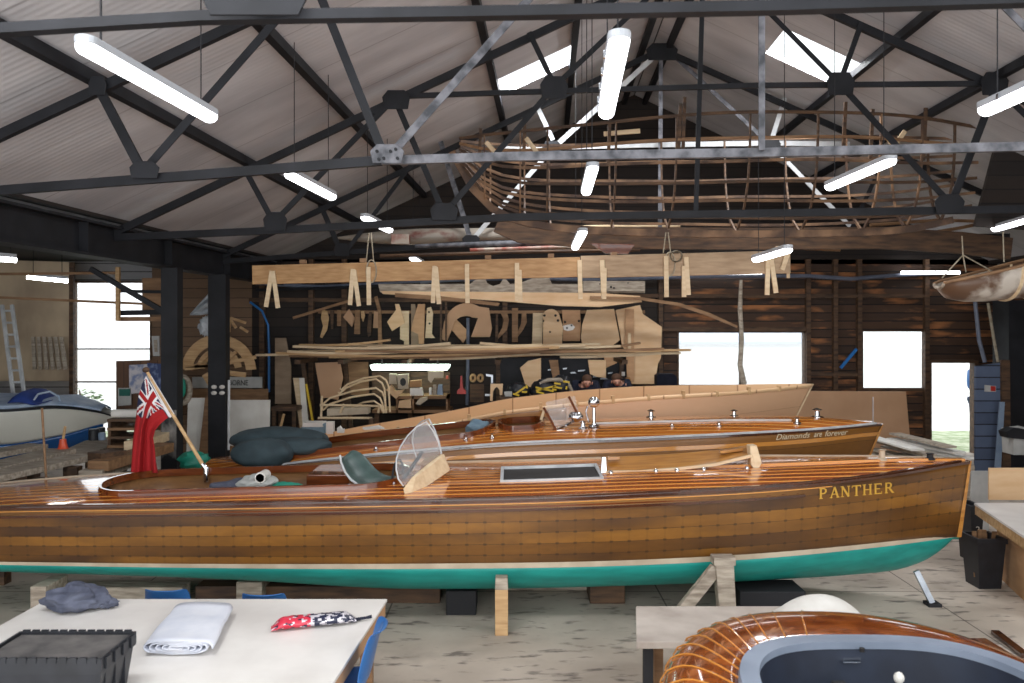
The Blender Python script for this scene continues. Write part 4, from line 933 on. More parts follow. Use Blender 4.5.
# inlaid strips fanning over the quarter of the round deck
def on_shell(k, t):   # k index round the ring, t 0..1 from row 4 to last
    f = 3+t*(len(rows)-4.001); i = int(f); f -= i; kk = int(k) % 96; q = k-int(k)
    a = rows[i][kk].lerp(rows[i][(kk+1) % 96], q); c = rows[i+1][kk].lerp(rows[i+1][(kk+1) % 96], q); return a.lerp(c, f)
ctr = Vector((1.66, 3.25, .6))
for k in (22, 24.5, 27, 29, 31, 33, 35, 37, 39, 41, 43, 45, 47):
    b = MB(); pts = []
    for i in range(13):
        t = i/12; p = on_shell(k+7*t*(1-k/60), t); pts.append(p+(p-ctr).normalized()*.014)
    b.tube(pts, .0045, 5); b.build('inlaid_strip', 'strip_gold', r)
for zc in (0,):
    b = MB(); pts = [on_shell(k, .12)+(on_shell(k, .12)-ctr).normalized()*.008 for k in range(8, 60, 2)]; b.tube(pts, .01, 6); b.build('moulding', 'mahog_rail', r)
for i, (x, y, lab) in enumerate(((1.15, 2.7, 'dark chock under the round-decked boat, left side'), (2.1, 2.7, 'dark chock under the round-decked boat, right side'))):
    b = MB(); b.box((x, y, 0), (x+.2, y+1.0, .11)); tag(b.build('boat_chock', 'timber_dark', bevel=.006), lab, 'block')
# ================================================================ foreground: table, crate, chairs
TZ = .75
r = root('work_table', (-2.05, 4.6, 0), 'white-topped work table with a raw ply edge, carrying the black crate', 'table')
b = MB(); b.prism([(-3.22, 5.55, TZ-.02), (-.865, 5.55, TZ-.02), (-1.0, 3.5, TZ-.02), (-3.3, 3.5, TZ-.02)], (0, 0, .02)); b.build('tabletop', 'white', r, bevel=.003)
b = MB(); b.prism([(-3.2, 5.53, TZ-.11), (-.875, 5.53, TZ-.11), (-1.01, 3.52, TZ-.11), (-3.28, 3.52, TZ-.11)], (0, 0, .088)); b.build('ply_edge', 'ply_brown', r, bevel=.003)
for x, y in ((-.98, 5.4), (-3.1, 5.4), (-1.12, 3.6), (-3.2, 3.6)):
    b = MB(); b.box((x-.04, y-.04, 0), (x+.04, y+.04, TZ-.11)); b.build('leg', 'timber_mid', r, bevel=.004)
b = MB(); b.box((-3.06, 5.38, .25), (-1.02, 5.42, .33)); b.build('stretcher', 'timber_mid', r)
def chair(name, X, Y, rz, hgt, lab):
    r = root(name, (X, Y, 0), lab, 'chair', 'blue plastic chairs round the work table'); c_, s_ = math.cos(rz), math.sin(rz)
    def w(x, y, z): return Vector((X+x*c_-y*s_, Y+x*s_+y*c_, z))
    sz = hgt-.36; rows = []
    prof = [(-.20, sz-.03), (-.21, sz), (-.16, sz+.015), (0, sz-.005), (.13, sz-.005), (.19, sz+.03), (.215, sz+.1), (.235, sz+.2), (.26, sz+.30), (.285, sz+.36), (.31, sz+.355)]
    for i, (y, z) in enumerate(prof):
        hwid = .21 if i < 6 else .2-.012*(i-5); row = []
        for k in range(13):
            u = -1+k/6; e = abs(u)**3; row.append(w(u*hwid, y-(0.05*e if i > 5 else 0), z+(.03*e if i <= 5 else 0)))
        rows.append(row)
    b = MB(); b.grid(rows); b.build('seat_shell', 'chair_blue', r, solid=.008, sub=1)
    for sx, sy in ((-1, -1), (1, -1), (-1, 1), (1, 1)):
        b = MB(); b.tube([w(sx*.14, sy*.12, sz-.02), w(sx*.2, sy*.2, 0)], .011, 8); b.build('leg', 'steel_grey', r)
    b = MB(); b.tube([w(-.14, -.12, sz-.02), w(.14, -.12, sz-.02), w(.14, .12, sz-.02), w(-.14, .12, sz-.02), w(-.14, -.12, sz-.02)], .011, 8); b.build('seat_frame', 'steel_grey', r)
chair('plastic_chair', -1.03, 4.62, -math.pi/2, .92, 'blue plastic chair tucked in at the right end of the white table')
chair('plastic_chair', PX(164, 5.7), 5.97, math.pi, .765, 'blue plastic chair behind the white table, nearer the dark cloth')
chair('plastic_chair', PX(262, 5.7), 5.97, math.pi, .735, 'blue plastic chair behind the white table, nearer the striped tube packet')
# crate with hinged lid
r = root('storage_crate', (-2.3, 4.1, TZ), 'black plastic crate with a dusty closed lid on the white table', 'crate')
x0, x1, y0, y1, z0, z1 = -2.62, -2.0, 3.9, 4.26, TZ+.002, 1.02
rows = []
for q, z in ((.035, z0), (.012, z1-.08), (.012, z1-.06), (.0, z1-.06), (.0, z1)): rows.append([Vector(p) for p in ((x0+q, y0+q, z), (x1-q, y0+q, z), (x1-q, y1-q, z), (x0+q, y1-q, z))])
for q, z in ((.014, z1), (.014, z1-.02)): rows.append([Vector(p) for p in ((x0+q, y0+q, z), (x1-q, y0+q, z), (x1-q, y1-q, z), (x0+q, y1-q, z))])
b = MB(); b.grid(rows, closed=True); b.f.append((3, 2, 1, 0)); b.mi.append(0); b.build('box', 'black', r, smooth=False)
W['lid_dust'] = mat('dusty_lid', (96, 92, 90), .8, 0, (60, 58, 58), 7)
b = MB(); b.box((x0+.02, y0+.02, z1-.025), (x1-.02, y1-.02, z1-.012)); b.build('lid', 'lid_dust', r)
for i in range(12):
    for yy in (y0-.004, y1-.008):
        xx = x0+.02+i*.049; b = MB(); b.box((xx, yy, z1-.02), (xx+.036, yy+.012, z1+.008)); b.build('lid_tooth', 'black', r)
for i in range(4):
    yy = y0+.03+i*.085; b = MB(); b.box((x1-.006, yy, z1-.06), (x1+.01, yy+.05, z1-.004)); b.build('side_lug', 'black', r)
for i in range(3):
    b = MB(); b.box((x1-.03, y0+.06+i*.1, z0+.03), (x1-.012, y0+.075+i*.1, z1-.09)); b.build('rib', 'black', r)
# dark cloth heap
b = MB(); c = P(76, 610, 5.35); c.z = TZ+.075
b.blob(c, (.19, .13, .085), .35, 2.6, 48, 30, 3, flat=-.073); o = b.build('cloth', 'cap_cloth', sub=1); tag(o, 'crumpled dark slate cloth at the far left corner of the white table', 'cloth')
b = MB(); b.blob(c+Vector((.2, .02, -.04)), (.07, .05, .033), .3, 3, 24, 16, 5, flat=-.033); q = b.build('loose_end', 'cap_cloth', o)
# folded sheet: a flattened roll, running back over the table
sx0, sx1 = -2.12, -1.72; yf, yb = 4.58, 5.22; cxs = (sx0+sx1)/2; path = []
for i in range(150):
    t = i/149*5.0*2*math.pi; k = 1-i/149*.86; hx, hz = .205*k+.0, .042*k
    cc, ss = math.cos(t), math.sin(t); px = math.copysign(abs(cc)**.7, cc)*hx; pz = math.copysign(abs(ss)**.9, ss)*hz
    path.append((px, pz+.048+.003*noise.noise(Vector((i*.2, 0, 0)))))
rows = []
for j in range(11):
    y = lerp(yf, yb, j/10); sh = -.10*j/10; rows.append([Vector((cxs+px+sh+.012*noise.noise(Vector((px*6, y*3, pz*9))), y+.02*noise.noise(Vector((px*9, 1, pz*30))), TZ+.003+max(.004, pz*(1-.05*math.sin(j))) )) for px, pz in path])
b = MB(); b.grid(rows); o = b.build('folded_sheet', 'sheet', solid=.006); tag(o, 'folded pale grey dust sheet lying on the white table beside the black crate', 'sheet')
# foil tube packet, red and navy
W['packet'] = mat('red_navy_foil', (196, 40, 66), .3, 0, (34, 40, 62), 9, (1, 1, 1), lo=.5, hi=.54)
A = P(271, 622, 4.98); C = P(356, 612, 5.12); A.z = C.z = TZ+.035; b = MB(); rows = []; d = (C-A).normalized(); s = Vector((-d.y, d.x, 0))
for i in range(49):
    t = i/48; wdt = .062*(1 if .06 < t < .9 else .7); hh = .03*(math.sin(min(1, t*6)*math.pi/2))*(math.sin(min(1, (1-t)*5+.12)*math.pi/2))+.004; row = []
    for k in range(32):
        a = 2*math.pi*k/32; row.append(A.lerp(C, t)+s*(wdt*math.cos(a))+Vector((0, 0, -.03+hh+hh*math.sin(a)+.006*noise.noise(Vector((t*14, a, 1)))))) 
    rows.append(row)
b.grid(rows, closed=True); n_ = len(b.v); b.f += [tuple(range(31, -1, -1)), tuple(range(n_-32, n_))]; b.mi += [0, 0]
for fi, f in enumerate(b.f):
    i = fi//32/2; k = fi % 32/2
    b.mi[fi] = 0 if (i < 11 and not (noise.noise(Vector((i*.5, k*.8, 0))) > .2)) else (2 if noise.noise(Vector((i*.6, k*.9, 7))) > .02 else 1)
W['packet_red'] = mat('crimson_foil', (190, 36, 60), .3, 0, (206, 60, 80), 9); W['packet_navy'] = mat('navy_foil', (32, 36, 60), .3); W['packet_silver'] = mat('silver_foil', (206, 202, 208), .3, .3)
o = b.build('foil_packet', ['packet_red', 'packet_navy', 'packet_silver'], bevel=0); tag(o, 'crumpled red and navy foil packet on the white table', 'packet')
b = MB(); b.tube([C+d*.0+Vector((0, 0, -.02)), C+d*.06+Vector((0, 0, -.015)), C+d*.10+Vector((0, 0, -.01))], [.012, .009, .012], 8); b.build('nozzle', 'navy', o)

# ================================================================ plank bench and white cover behind the round-decked boat
r = root('plank_bench', (1.9, 5.5, 0), 'pale paint-stained plank bench between the launch and the round-decked boat', 'bench')
bz = .56
W['bench_top'] = mat('paint_stained_plank', (190, 180, 170), .7, 0, (160, 148, 138), 3, bump=.1)
b = MB(); b.prism([(.92, 5.95, bz-.05), (2.5, 5.95, bz-.05), (2.45, 5.28, bz-.05), (.82, 5.28, bz-.05)], (0, 0, .05)); b.build('seat_plank', 'bench_top', r, bevel=.006)
for x, y, m in ((.88, 5.34, 'rubber'), (.98, 5.5, 'timber_mid'), (1.1, 5.34, 'rubber'), (2.4, 5.34, 'rubber'), (2.4, 5.85, 'rubber'), (1.0, 5.85, 'rubber')):
    b = MB(); b.box((x, y, 0), (x+.06, y+.05, bz-.05)); b.build('leg', m, r)
b = MB(); rows = []
cpx = P(820, 612, 5.55)
for i in range(15):
    u = i/14; X = cpx.x-.3+u*.6; hgt = .21*math.sin(math.pi*min(1, (u*.92+.04)))**.7
    rows.append([Vector((X, cpx.y+w, bz+hgt*(1-(w/.22)**2)+.008)) for w in (-.2, -.15, -.08, 0, .08, .15, .2)])
b.grid(rows); o = b.build('white_cover', 'white_cloth', solid=.012); tag(o, 'curved white cover lying on the plank bench behind the round-decked boat', 'cover')

# ================================================================ things lying on the boats
def cushion(name, lab, c, rad, m, seed, amp=.12, cat='cover', flat=-.8):
    b = MB(); b.blob(c, rad, amp, 1.6, 36, 24, seed, flat=flat*rad[2]); o = b.build(name, m, sub=1); return tag(o, lab, cat)
cushion('boat_cover', 'rolled dark slate cover on the stern of the second boat, its upper long fold', P(280, 439, 9.9), (.60, .3, .15), 'slate_cover', 1)
cushion('boat_cover', 'rolled dark slate cover on the stern of the second boat, its lower rounded fold', P(297, 446, 9.55), (.42, .22, .11), 'slate_cover', 4)
cushion('boat_cover', 'dark slate cushion hanging over the stern quarter of the second boat', P(262, 454, 9.3), (.36, .2, .18), 'slate_cover', 8)
cushion('cloth_bundle', 'pale blue cloth bundle on the deck edge of the second boat', P(478, 428, 10.3), (.15, .1, .10), 'blue_cloth', 2, .3, 'cloth')
# rags, tubing and a green tarp in the launch's cockpit
o = cushion('rag_heap', 'dark grey rags heaped in the cockpit of the front launch', P(240, 489, 7.8), (.3, .2, .09), 'cap_cloth', 12, .35, 'rags')
o = cushion('rag_heap', 'off-white rags heaped in the cockpit of the front launch', P(258, 484, 7.7), (.17, .14, .085), 'grey_cloth', 15, .4, 'rags')
b = MB(); b.lathe(P(260, 478, 7.55), [(.05, 0), (.05, .18), (.04, .18), (.04, 0)], 18, axis='Y'); tag(b.build('paper_roll', 'white_cloth'), 'short white tube lying among the rags in the front launch', 'tube')
b = MB(); b.blob(P(286, 486, 7.7), (.15, .08, .035), .3, 3, 20, 12, 9); tag(b.build('green_tarp', 'green_box'), 'folded green tarp beside the rags in the front launch', 'tarp')
# green bucket seat
r = root('bucket_seat', P(368, 486, 7.6), 'dark green bucket seat with pale piping in the cockpit of the front launch', 'seat')
prof = [(340, 455), (341, 462), (345, 472), (351, 480), (360, 486), (372, 488.5), (384, 487.5), (394, 483)]
prof2 = [(352, 450), (361, 453), (368, 460), (374, 468), (381, 474), (388, 477), (394, 477.5), (396, 476)]
rows = []; D1, D2 = 7.42, 7.85
for (x, y), (x2, y2) in zip(prof, prof2):
    a = P(x, y, D1); c = P(x2, y2-1, D2); mid = (a+c)/2; row = []
    for k in range(9):
        t = k/8; p = a.lerp(c, t); bulge = math.sin(t*math.pi); p += Vector((-.05*bulge if x < 352 else 0, 0, -.06*bulge)); row.append(p)
    rows.append(row)
b = MB(); b.grid(rows); b.build('shell', 'green_leather', r, solid=.03, sub=1)
b = MB(); b.tube([q[0] for q in rows]+[rows[-1][4]], .010, 6); b.build('piping', 'steel_white', r)
b = MB(); b.box(P(358, 488, 7.6)+Vector((0, -.1, -.25)), P(384, 489, 7.6)+Vector((0, .15, 0))); b.build('seat_base', 'mahog_rail', r)

# ================================================================ red ensign on its staff
r = root('ensign_staff', P(206, 470, 8.35), 'pale wooden flagstaff leaning over the stern of the front launch', 'flagstaff')
sa, sb = P(206, 470, 8.3), P(146, 370, 8.3)
b = MB(); b.tube([sa, sb], [.02, .016], 10); b.build('staff', 'timber', r)
b = MB(); b.tube([sa+Vector((.0, 0, -.12)), sa+Vector((0, 0, .02)), sa.lerp(sb, .06)], [.03, .03, .026], 10); b.build('socket', 'chrome', r)
b = MB(); b.blob(sb, (.035, .035, .03), 0); b.build('truck', 'timber_dark', r)
le = [(146, 376), (142, 384), (138, 398), (137, 410), (135, 424), (133, 440), (132, 456), (131, 472)]; re = [(170, 417), (166, 419), (160, 424), (155, 430), (153, 438), (155, 450), (156, 462), (158, 473)]
def flagpt(u, v):   # u across the fold 0 left edge..1 right edge ; v down
    k = v*7; i = min(6, int(k)); t = k-i
    L_ = (lerp(le[i][0], le[i+1][0], t), lerp(le[i][1], le[i+1][1], t)); R_ = (lerp(re[i][0], re[i+1][0], t), lerp(re[i][1], re[i+1][1], t))
    x = lerp(L_[0], R_[0], u); y = lerp(L_[1], R_[1], u); fold = .05*math.sin(u*9+v*3)*min(1, v*2.2)+.02*math.sin(u*21+v*5)*min(1, v*2)
    return P(x, y, 8.3+fold-.01)
def jack(a, c):    # a along hoist 0..1, c along fly 0..1 -> 0 red,1 blue,2 white
    x, y = c*2-1, a*2-1
    if abs(x) < .1 or abs(y) < .18: return 0
    if abs(x) < .17 or abs(y) < .3: return 2
    dd = abs(abs(x)-abs(y)); 
    if dd < .09: return 0
    if dd < .24: return 2
    return 1
NU, NV = 36, 84; b = MB(); rows = [[flagpt(i/NU, j/NV) for i in range(NU+1)] for j in range(NV+1)]; b.grid(rows)
for j in range(NV):
    for i in range(NU):
        u, v = (i+.5)/NU, (j+.5)/NV
        # canton: upper hoist quarter, seen folded down along the left edge
        a, c = u/.82, (v-.0)/.46
        lim = .46*(1-max(0, u-.25)*.55)
        b.mi[j*NU+i] = jack(min(1, a), min(1, v/lim)) if (u < .82-.55*v*1.2 or v < .06) and v < lim else 0
        if v < .02: b.mi[j*NU+i] = 2
W['flag_red'].node_tree.nodes['Principled BSDF'].inputs['Roughness'].default_value = .85
o = b.build('red_ensign', ['flag_red', 'flag_blue', 'flag_white'], solid=.003); tag(o, 'red ensign with a union canton hanging in folds from the flagstaff', 'flag')
b = MB(); b.prism([P(147, 375, 8.29), P(151, 376, 8.29), P(174, 414, 8.29), P(170, 418, 8.29)], (0, .012, 0)); b.build('hoist_band', 'flag_white', o)

# ================================================================ hanging boat skeleton above the third truss
r = root('boat_skeleton', (2.9, 11.6, 4.0), 'bare timber boat skeleton of ribs and stringers slung under the roof', 'boat frame')
SD, SY = 11.6, .75
def sk(px, z, side): return None
kp = [(470, 150), (478, 185), (500, 212), (540, 226), (620, 232), (760, 234), (880, 232), (955, 222)]
sheer_ = [(456, 140), (520, 139), (640, 131), (760, 126), (880, 127), (968, 133)]
def bw(px): return smooth([(452, .03), (500, .35), (580, .62), (700, .78), (820, .74), (920, .5), (975, .3)], px)
def bott(px): return smooth([(452, 150), (475, 190), (505, 214), (560, 226), (660, 231), (780, 232), (900, 228), (970, 214)], px)
def topy(px): return smooth(sheer_, px)
def lvl(px, f, side):  # f 0 sheer .. 1 keel
    y = lerp(topy(px), bott(px), f); h = bw(px)*math.sqrt(max(0, 1-f**2.6)); Y = SD+side*h; p = P(px, y, SD); return Vector((p.x, Y, p.z))
for f in (0, .22, .42, .6, .76, .9):
    for sd in (-1, 1):
        b = MB(); b.sweep([lvl(460+i*(965-460)/24, f, sd)+Vector((0, 0, .008*math.sin(i*.7+f*7))) for i in range(25)], [(-.013, -.02), (.013, -.02), (.013, .02), (-.013, .02)], up=(0, 0, 1)); b.build('stringer', ('timber_dark', 'frame_wood', 'timber_mid')[int(f*10) % 3] if sd < 0 else 'frame_wood', r)
for px in (487, 522, 548, 612, 668, 736, 800, 862, 905, 940):
    for sd in (-1, 1):
        b = MB(); b.sweep([lvl(px+(3 if sd > 0 else -2), f/8*.98, sd) for f in range(9)], [(-.02, -.012), (.02, -.012), (.02, .012), (-.02, .012)], up=(1, 0, 0)); b.build('rib', 'frame_wood' if px % 4 else 'timber_dark', r)
for px, y in ((480, 132), (523, 130), (603, 126), (668, 118), (672, 112), (745, 116), (823, 116), (850, 122), (905, 118)):
    b = MB(); b.bar(lvl(px, .4, -1), lvl(px, 0, -1)+Vector((.02, 0, (topy(px)-y)*SD/F)), .045, .03); b.build('mould_stay', 'timber_dark', r)
b = MB(); b.sweep([Vector((PX(px, SD), SD, PZ(bott(px)+2, SD))) for px in [452+i*20 for i in range(26)]], [(-.04, -.05), (.04, -.05), (.04, .05), (-.04, .05)], up=(0, 0, 1)); b.build('keel', 'frame_wood', r)
for a, c in (((486, 142), (500, 158)), ((526, 138), (538, 154)), ((640, 131), (604, 134)), ((905, 131), (893, 148)), ((888, 138), (898, 152))):
    b = MB(); b.bar(P(*a, SD-.5), P(*c, SD-.5), .06, .03); b.build('cross_brace', 'timber_pale', r)
# planks and spars stored below and beside the skeleton, across the truss chords
def spar(name, lab, cat, pts, Dp, r0, m, group=None, n=10, flat=1):
    b = MB(); P_ = [P(x, y, Dp) for x, y in pts]; rr = [r0*k for k in ([.5]+[1]*(len(pts)-2)+[.5])] if len(pts) > 3 else r0
    b.tube(P_, rr, n); o = b.build(name, m); return tag(o, lab, cat, group)
b = MB(); b.sweep([P(x, y, 12.6) for x, y in ((498, 222), (520, 232), (600, 238), (760, 239), (880, 238), (960, 243), (1010, 249))], [(-.17, -.05), (.17, -.05), (.17, .05), (-.17, .05)]); tag(b.build('keel_plank', 'timber_dark'), 'deep dark plank running below the hanging boat skeleton', 'plank')
W['shell_skin'] = mat('patchy_red_cream_hull', (110, 62, 54), .5, 0, (158, 148, 136), 1.6, (.7, 1, 1), lo=.34, hi=.40)
b = MB(); n = 30; rows = []
for i in range(n+1):
    t = i/n; px = lerp(338, 640, t); rad = .17*math.sin(min(1, t*3+.08)*math.pi/2)*(1-.2*t); c = P(px, 238-4*t, 13.7); rows.append([c+Vector((0, rad*1.3*math.cos(a), rad*.9*math.sin(a))) for a in [2*math.pi*k/16 for k in range(16)]])
b.grid(rows, closed=True); b.f += [tuple(range(15, -1, -1)), tuple(range(n*16, n*16+16))]; b.mi += [0, 0]
tag(b.build('racing_shell', 'shell_skin'), 'slim old boat hull patched red and cream stored above the truss chord', 'boat')
b = MB(); b.box(P(391, 234, 13.35), P(409, 244, 13.35)+Vector((0, .1, 0))); tag(b.build('red_block', 'old_red', bevel=.006), 'faded red block lashed to the slim patched hull', 'block')
spar('mast', 'long pale mast stored just above the long timber beam', 'mast', [(415, 246), (560, 242), (700, 241), (740, 243)], 13.2, .06, 'steel_grey')
for i, (pts, m, lab) in enumerate((([(380, 256), (520, 252), (640, 250)], 'timber_dark', 'dark spar lying between the mast and the long beam'), ([(470, 250), (560, 247), (600, 247)], 'old_red', 'thin reddish batten beside the long mast'), ([(640, 247), (760, 246), (840, 250)], 'timber_mid', 'brown batten stored right of the mast above the beam'),
        ([(900, 238), (960, 228), (1015, 216)], 'timber_mid', 'thin rod slanting up toward the hanging canoe'), ([(870, 225), (940, 220), (1000, 222)], 'timber_mid', 'thin brown batten above the dark plank at right'), ([(532, 228), (620, 226), (680, 226)], 'timber_pale', 'pale batten below the boat skeleton, centre'))):
    spar('spar', lab, 'spar', pts, 13.0+.15*i, .028, m)
b = MB(); b.prism([P(590, 243, 12.2), P(635, 244, 12.2), P(628, 254, 12.2), P(605, 253, 12.2)], (0, .05, 0)); tag(b.build('rudder_blade', 'mahog'), 'reddish varnished rudder blade lying on the long timber beam', 'rudder')
# long timber beam with sticks clamped along it
BA, BB = (253, 275, 11.5), (790, 262, 10.6)
def beam(px, dy): t = (px-253)/(790-253); Dp = 1/lerp(1/11.5, 1/10.6, t); return P(px, lerp(275, 262, t)+dy, Dp)
r = root('long_beam', beam(520, 0), 'long pale timber beam hung across the workshop below the trusses', 'beam')
for a, c, m in ((253, 580, 'beam_wood'), (581, 790, 'beam_grey')):
    b = MB(); b.bar(beam(a, 0), beam(c, 0), .27 if m == 'beam_wood' else .30, .06); b.build('beam_plank', m, r, bevel=.004)
for px in (303, 363, 488, 551, 614):
    b = MB(); b.box(beam(px-3, -14)+Vector((0, -.03, 0)), beam(px+3, -10)+Vector((0, .05, 0))); b.build('block', 'timber_mid', r)
for px in (370, 667):
    p = beam(px, -12); 
    for q in (-.05, .05):
        b = MB(); b.tube([p+Vector((q, 0, .0)), (p.x+q*.3, p.y, 3.95 if px < 500 else 3.9)], .008, 6); b.build('sling_rope', 'rope', r)
    b = MB(); ring_ = [beam(px+2, -2)+Vector((.07*math.cos(t), -.05, .16*math.sin(t)-.02)) for t in [2*math.pi*i/16 for i in range(17)]]; b.tube(ring_, .01, 6, cap=False); b.build('rope_loop', 'rope', r)
if True:
    p = beam(675, -8)
    b = MB(); b.tube([p+Vector((.08*math.cos(t)*(1+.1*math.sin(3*t)), -.07, .07*math.sin(t))) for t in [2*math.pi*i/40*3 for i in range(41)]], .011, 6); b.build('rope_coil', 'rope', r)
for (a, y0, c, y1) in ((272, 271, 266, 307), (273, 271, 278, 308), (353, 269, 350, 305), (354, 270, 359, 306), (368.5, 267, 369, 305), (434.5, 266, 433, 303), (436, 267, 439, 304), (467, 264, 467.5, 303), (517, 263, 517, 301), (519.5, 270, 520.5, 302), (579.5, 260, 580.5, 299), (602, 260, 603.5, 298), (604.5, 268, 604, 299), (666, 256, 666.5, 297), (686, 257, 688.5, 295), (684, 266, 684, 297), (768, 258, 767, 295), (771, 258, 776, 293), (789, 250, 782, 270)):
    A = beam(a, y0-268); A = P(a, y0, A.y-.05); C = P(c, y1, A.y-.0)
    b = MB(); b.bar(A, C, .06, .03); o = b.build('clamped_stick', 'timber_pale', bevel=.002)
    lab = {272: 'left stick of the leftmost splayed pair on the long beam', 273: 'right stick of the leftmost splayed pair on the long beam', 353: 'left stick of the second splayed pair on the long beam', 354: 'right stick of the second splayed pair on the long beam', 368.5: 'single upright stick under the left rope sling of the long beam',
      434.5: 'left stick of the third splayed pair on the long beam', 436: 'right stick of the third splayed pair on the long beam', 467: 'single narrow stick on the long beam, third pair to its left', 517: 'pale stick at the middle of the beam, front of a doubled pair', 519.5: 'darker stick behind the pale one at the middle of the beam', 579.5: 'stick clamped at the joint of the long beam',
      602: 'front stick of the pair right of the beam joint', 604.5: 'rear stick of the pair right of the beam joint', 666: 'single stick under the right rope coil of the long beam', 686: 'right stick of the pair right of the rope coil', 684: 'left brown stick of the pair right of the rope coil', 768: 'left stick of the rightmost pair on the long beam', 771: 'right stick of the rightmost pair on the long beam', 789: 'short stick at the right end of the long beam'}[a]
    tag(o, lab, 'stick', 'sticks clamped along the long beam')
slab('end_board', 'small pale board with a cut-out at the right end of the long beam', 'board', [(776, 246), (790, 246), (790, 278), (787, 278), (787, 266), (776, 266)], 10.9, .02, 'timber_pale')
# blue-grey conduit along the back wall
def pipe(name, lab, pts, Dp, rad, m, cat='pipe'):
    P_ = []
    for i in range(len(pts)-1):
        for k in range(4): t = k/4; P_.append(P(lerp(pts[i][0], pts[i+1][0], t), lerp(pts[i][1], pts[i+1][1], t), Dp))
    P_.append(P(*pts[-1], Dp)); b = MB(); b.tube(P_, rad, 8); return tag(b.build(name, m), lab, cat)
pipe('conduit', 'thick blue-grey conduit sagging along the back wall under the beam', [(256, 283), (320, 287), (400, 283), (450, 280), (520, 278), (600, 280), (680, 277), (760, 276), (810, 276), (850, 279), (900, 275), (960, 272)], 16.3, .04, 'grey_pipe')
pipe('conduit', 'thin pipe across the back wall at the left of the thick conduit', [(256, 290), (330, 288), (420, 284)], 16.1, .03, 'steel')
pipe('air_hose', 'bright blue air hose hanging on the back wall', [(250, 302), (262, 311), (268, 325), (269, 350), (269, 392)], 16.1, .022, 'blue_hose', 'hose')
pipe('drain_pipe', 'grey pipe up the wall behind the templates', [(468, 318), (468, 355), (467, 405)], 16.3, .035, 'grey_pipe')
pipe('drain_pipe', 'blue-grey pipe above the blue door', [(975, 300), (979, 340), (985, 362)], 14.8, .035, 'grey_pipe')
pipe('rope_line', 'slack rope hanging beside the pipe above the blue door', [(988, 303), (994, 340), (998, 362)], 14.7, .025, 'rope', 'rope')
slab('strip_light', 'white fluorescent strip on the back wall above the small window', 'lamp', [(902, 271), (960, 271), (960, 274), (902, 274)], 16.2, .05, 'tube_white')
slab('strip_light', 'pale fluorescent strip on the back wall above the wide window', 'lamp', [(690, 273), (762, 272), (762, 275), (690, 276)], 16.28, .05, 'tube_white')
# bark-like canoe end hanging at right
r = root('hanging_canoe', P(985, 290, 9.3), 'flaking brown canoe end hung on ropes above the blue door', 'canoe')
rows = []; cu = [(939, 285, 3), (950, 287, 12), (965, 286, 16), (985, 283, 19), (1005, 279, 21), (1030, 274, 24), (1060, 268, 26)]
for px, cy, hh in cu:
    row = []; k_ = hh/26
    for j in range(13):
        a = math.pi*j/12; c = P(px, cy-hh*.55, 9.3); row.append(c+Vector((0, -.38*k_**.6*math.cos(a), -(hh*1.5*9.3/F)*math.sin(a)**.8)))
    rows.append(row)
b = MB(); b.grid(rows); b.build('skin', 'canoe', r, solid=.015)
b = MB(); b.tube([q[0] for q in rows], .02, 6); b.build('gunwale', 'timber_mid', r); b = MB(); b.tube([q[-1] for q in rows], .02, 6); b.build('gunwale', 'timber_mid', r)
b = MB(); b.tube(rows[0], .02, 6); b.build('stem', 'timber_grey', r)
for i in (4, 5):
    b = MB(); b.tube([p+Vector((0, 0, -.012)) for p in rows[i]], .022, 6); b.build('bent_rib', 'timber_pale', r)
for a, c in (((942, 278), (963, 255)), ((963, 255), (966, 272)), ((963, 255), (990, 270)), ((963, 255), (962, 236)), ((1004, 262), (1003, 232))):
    b = MB(); b.tube([P(*a, 9.3), P(*c, 9.35)], .008, 5); b.build('sling_rope', 'rope', r)
# dark sheeting hung at top right
b = MB(); b.prism([P(1000, 130, 11.4), (P(1017, 118, 11.4)), P(1060, 160, 11.4), P(1060, 232, 11.4), P(975, 226, 11.4)], (0, .06, 0)); tag(b.build('dark_sheeting', 'gable'), 'dark boarded panel behind the right end of the third truss', 'panel')
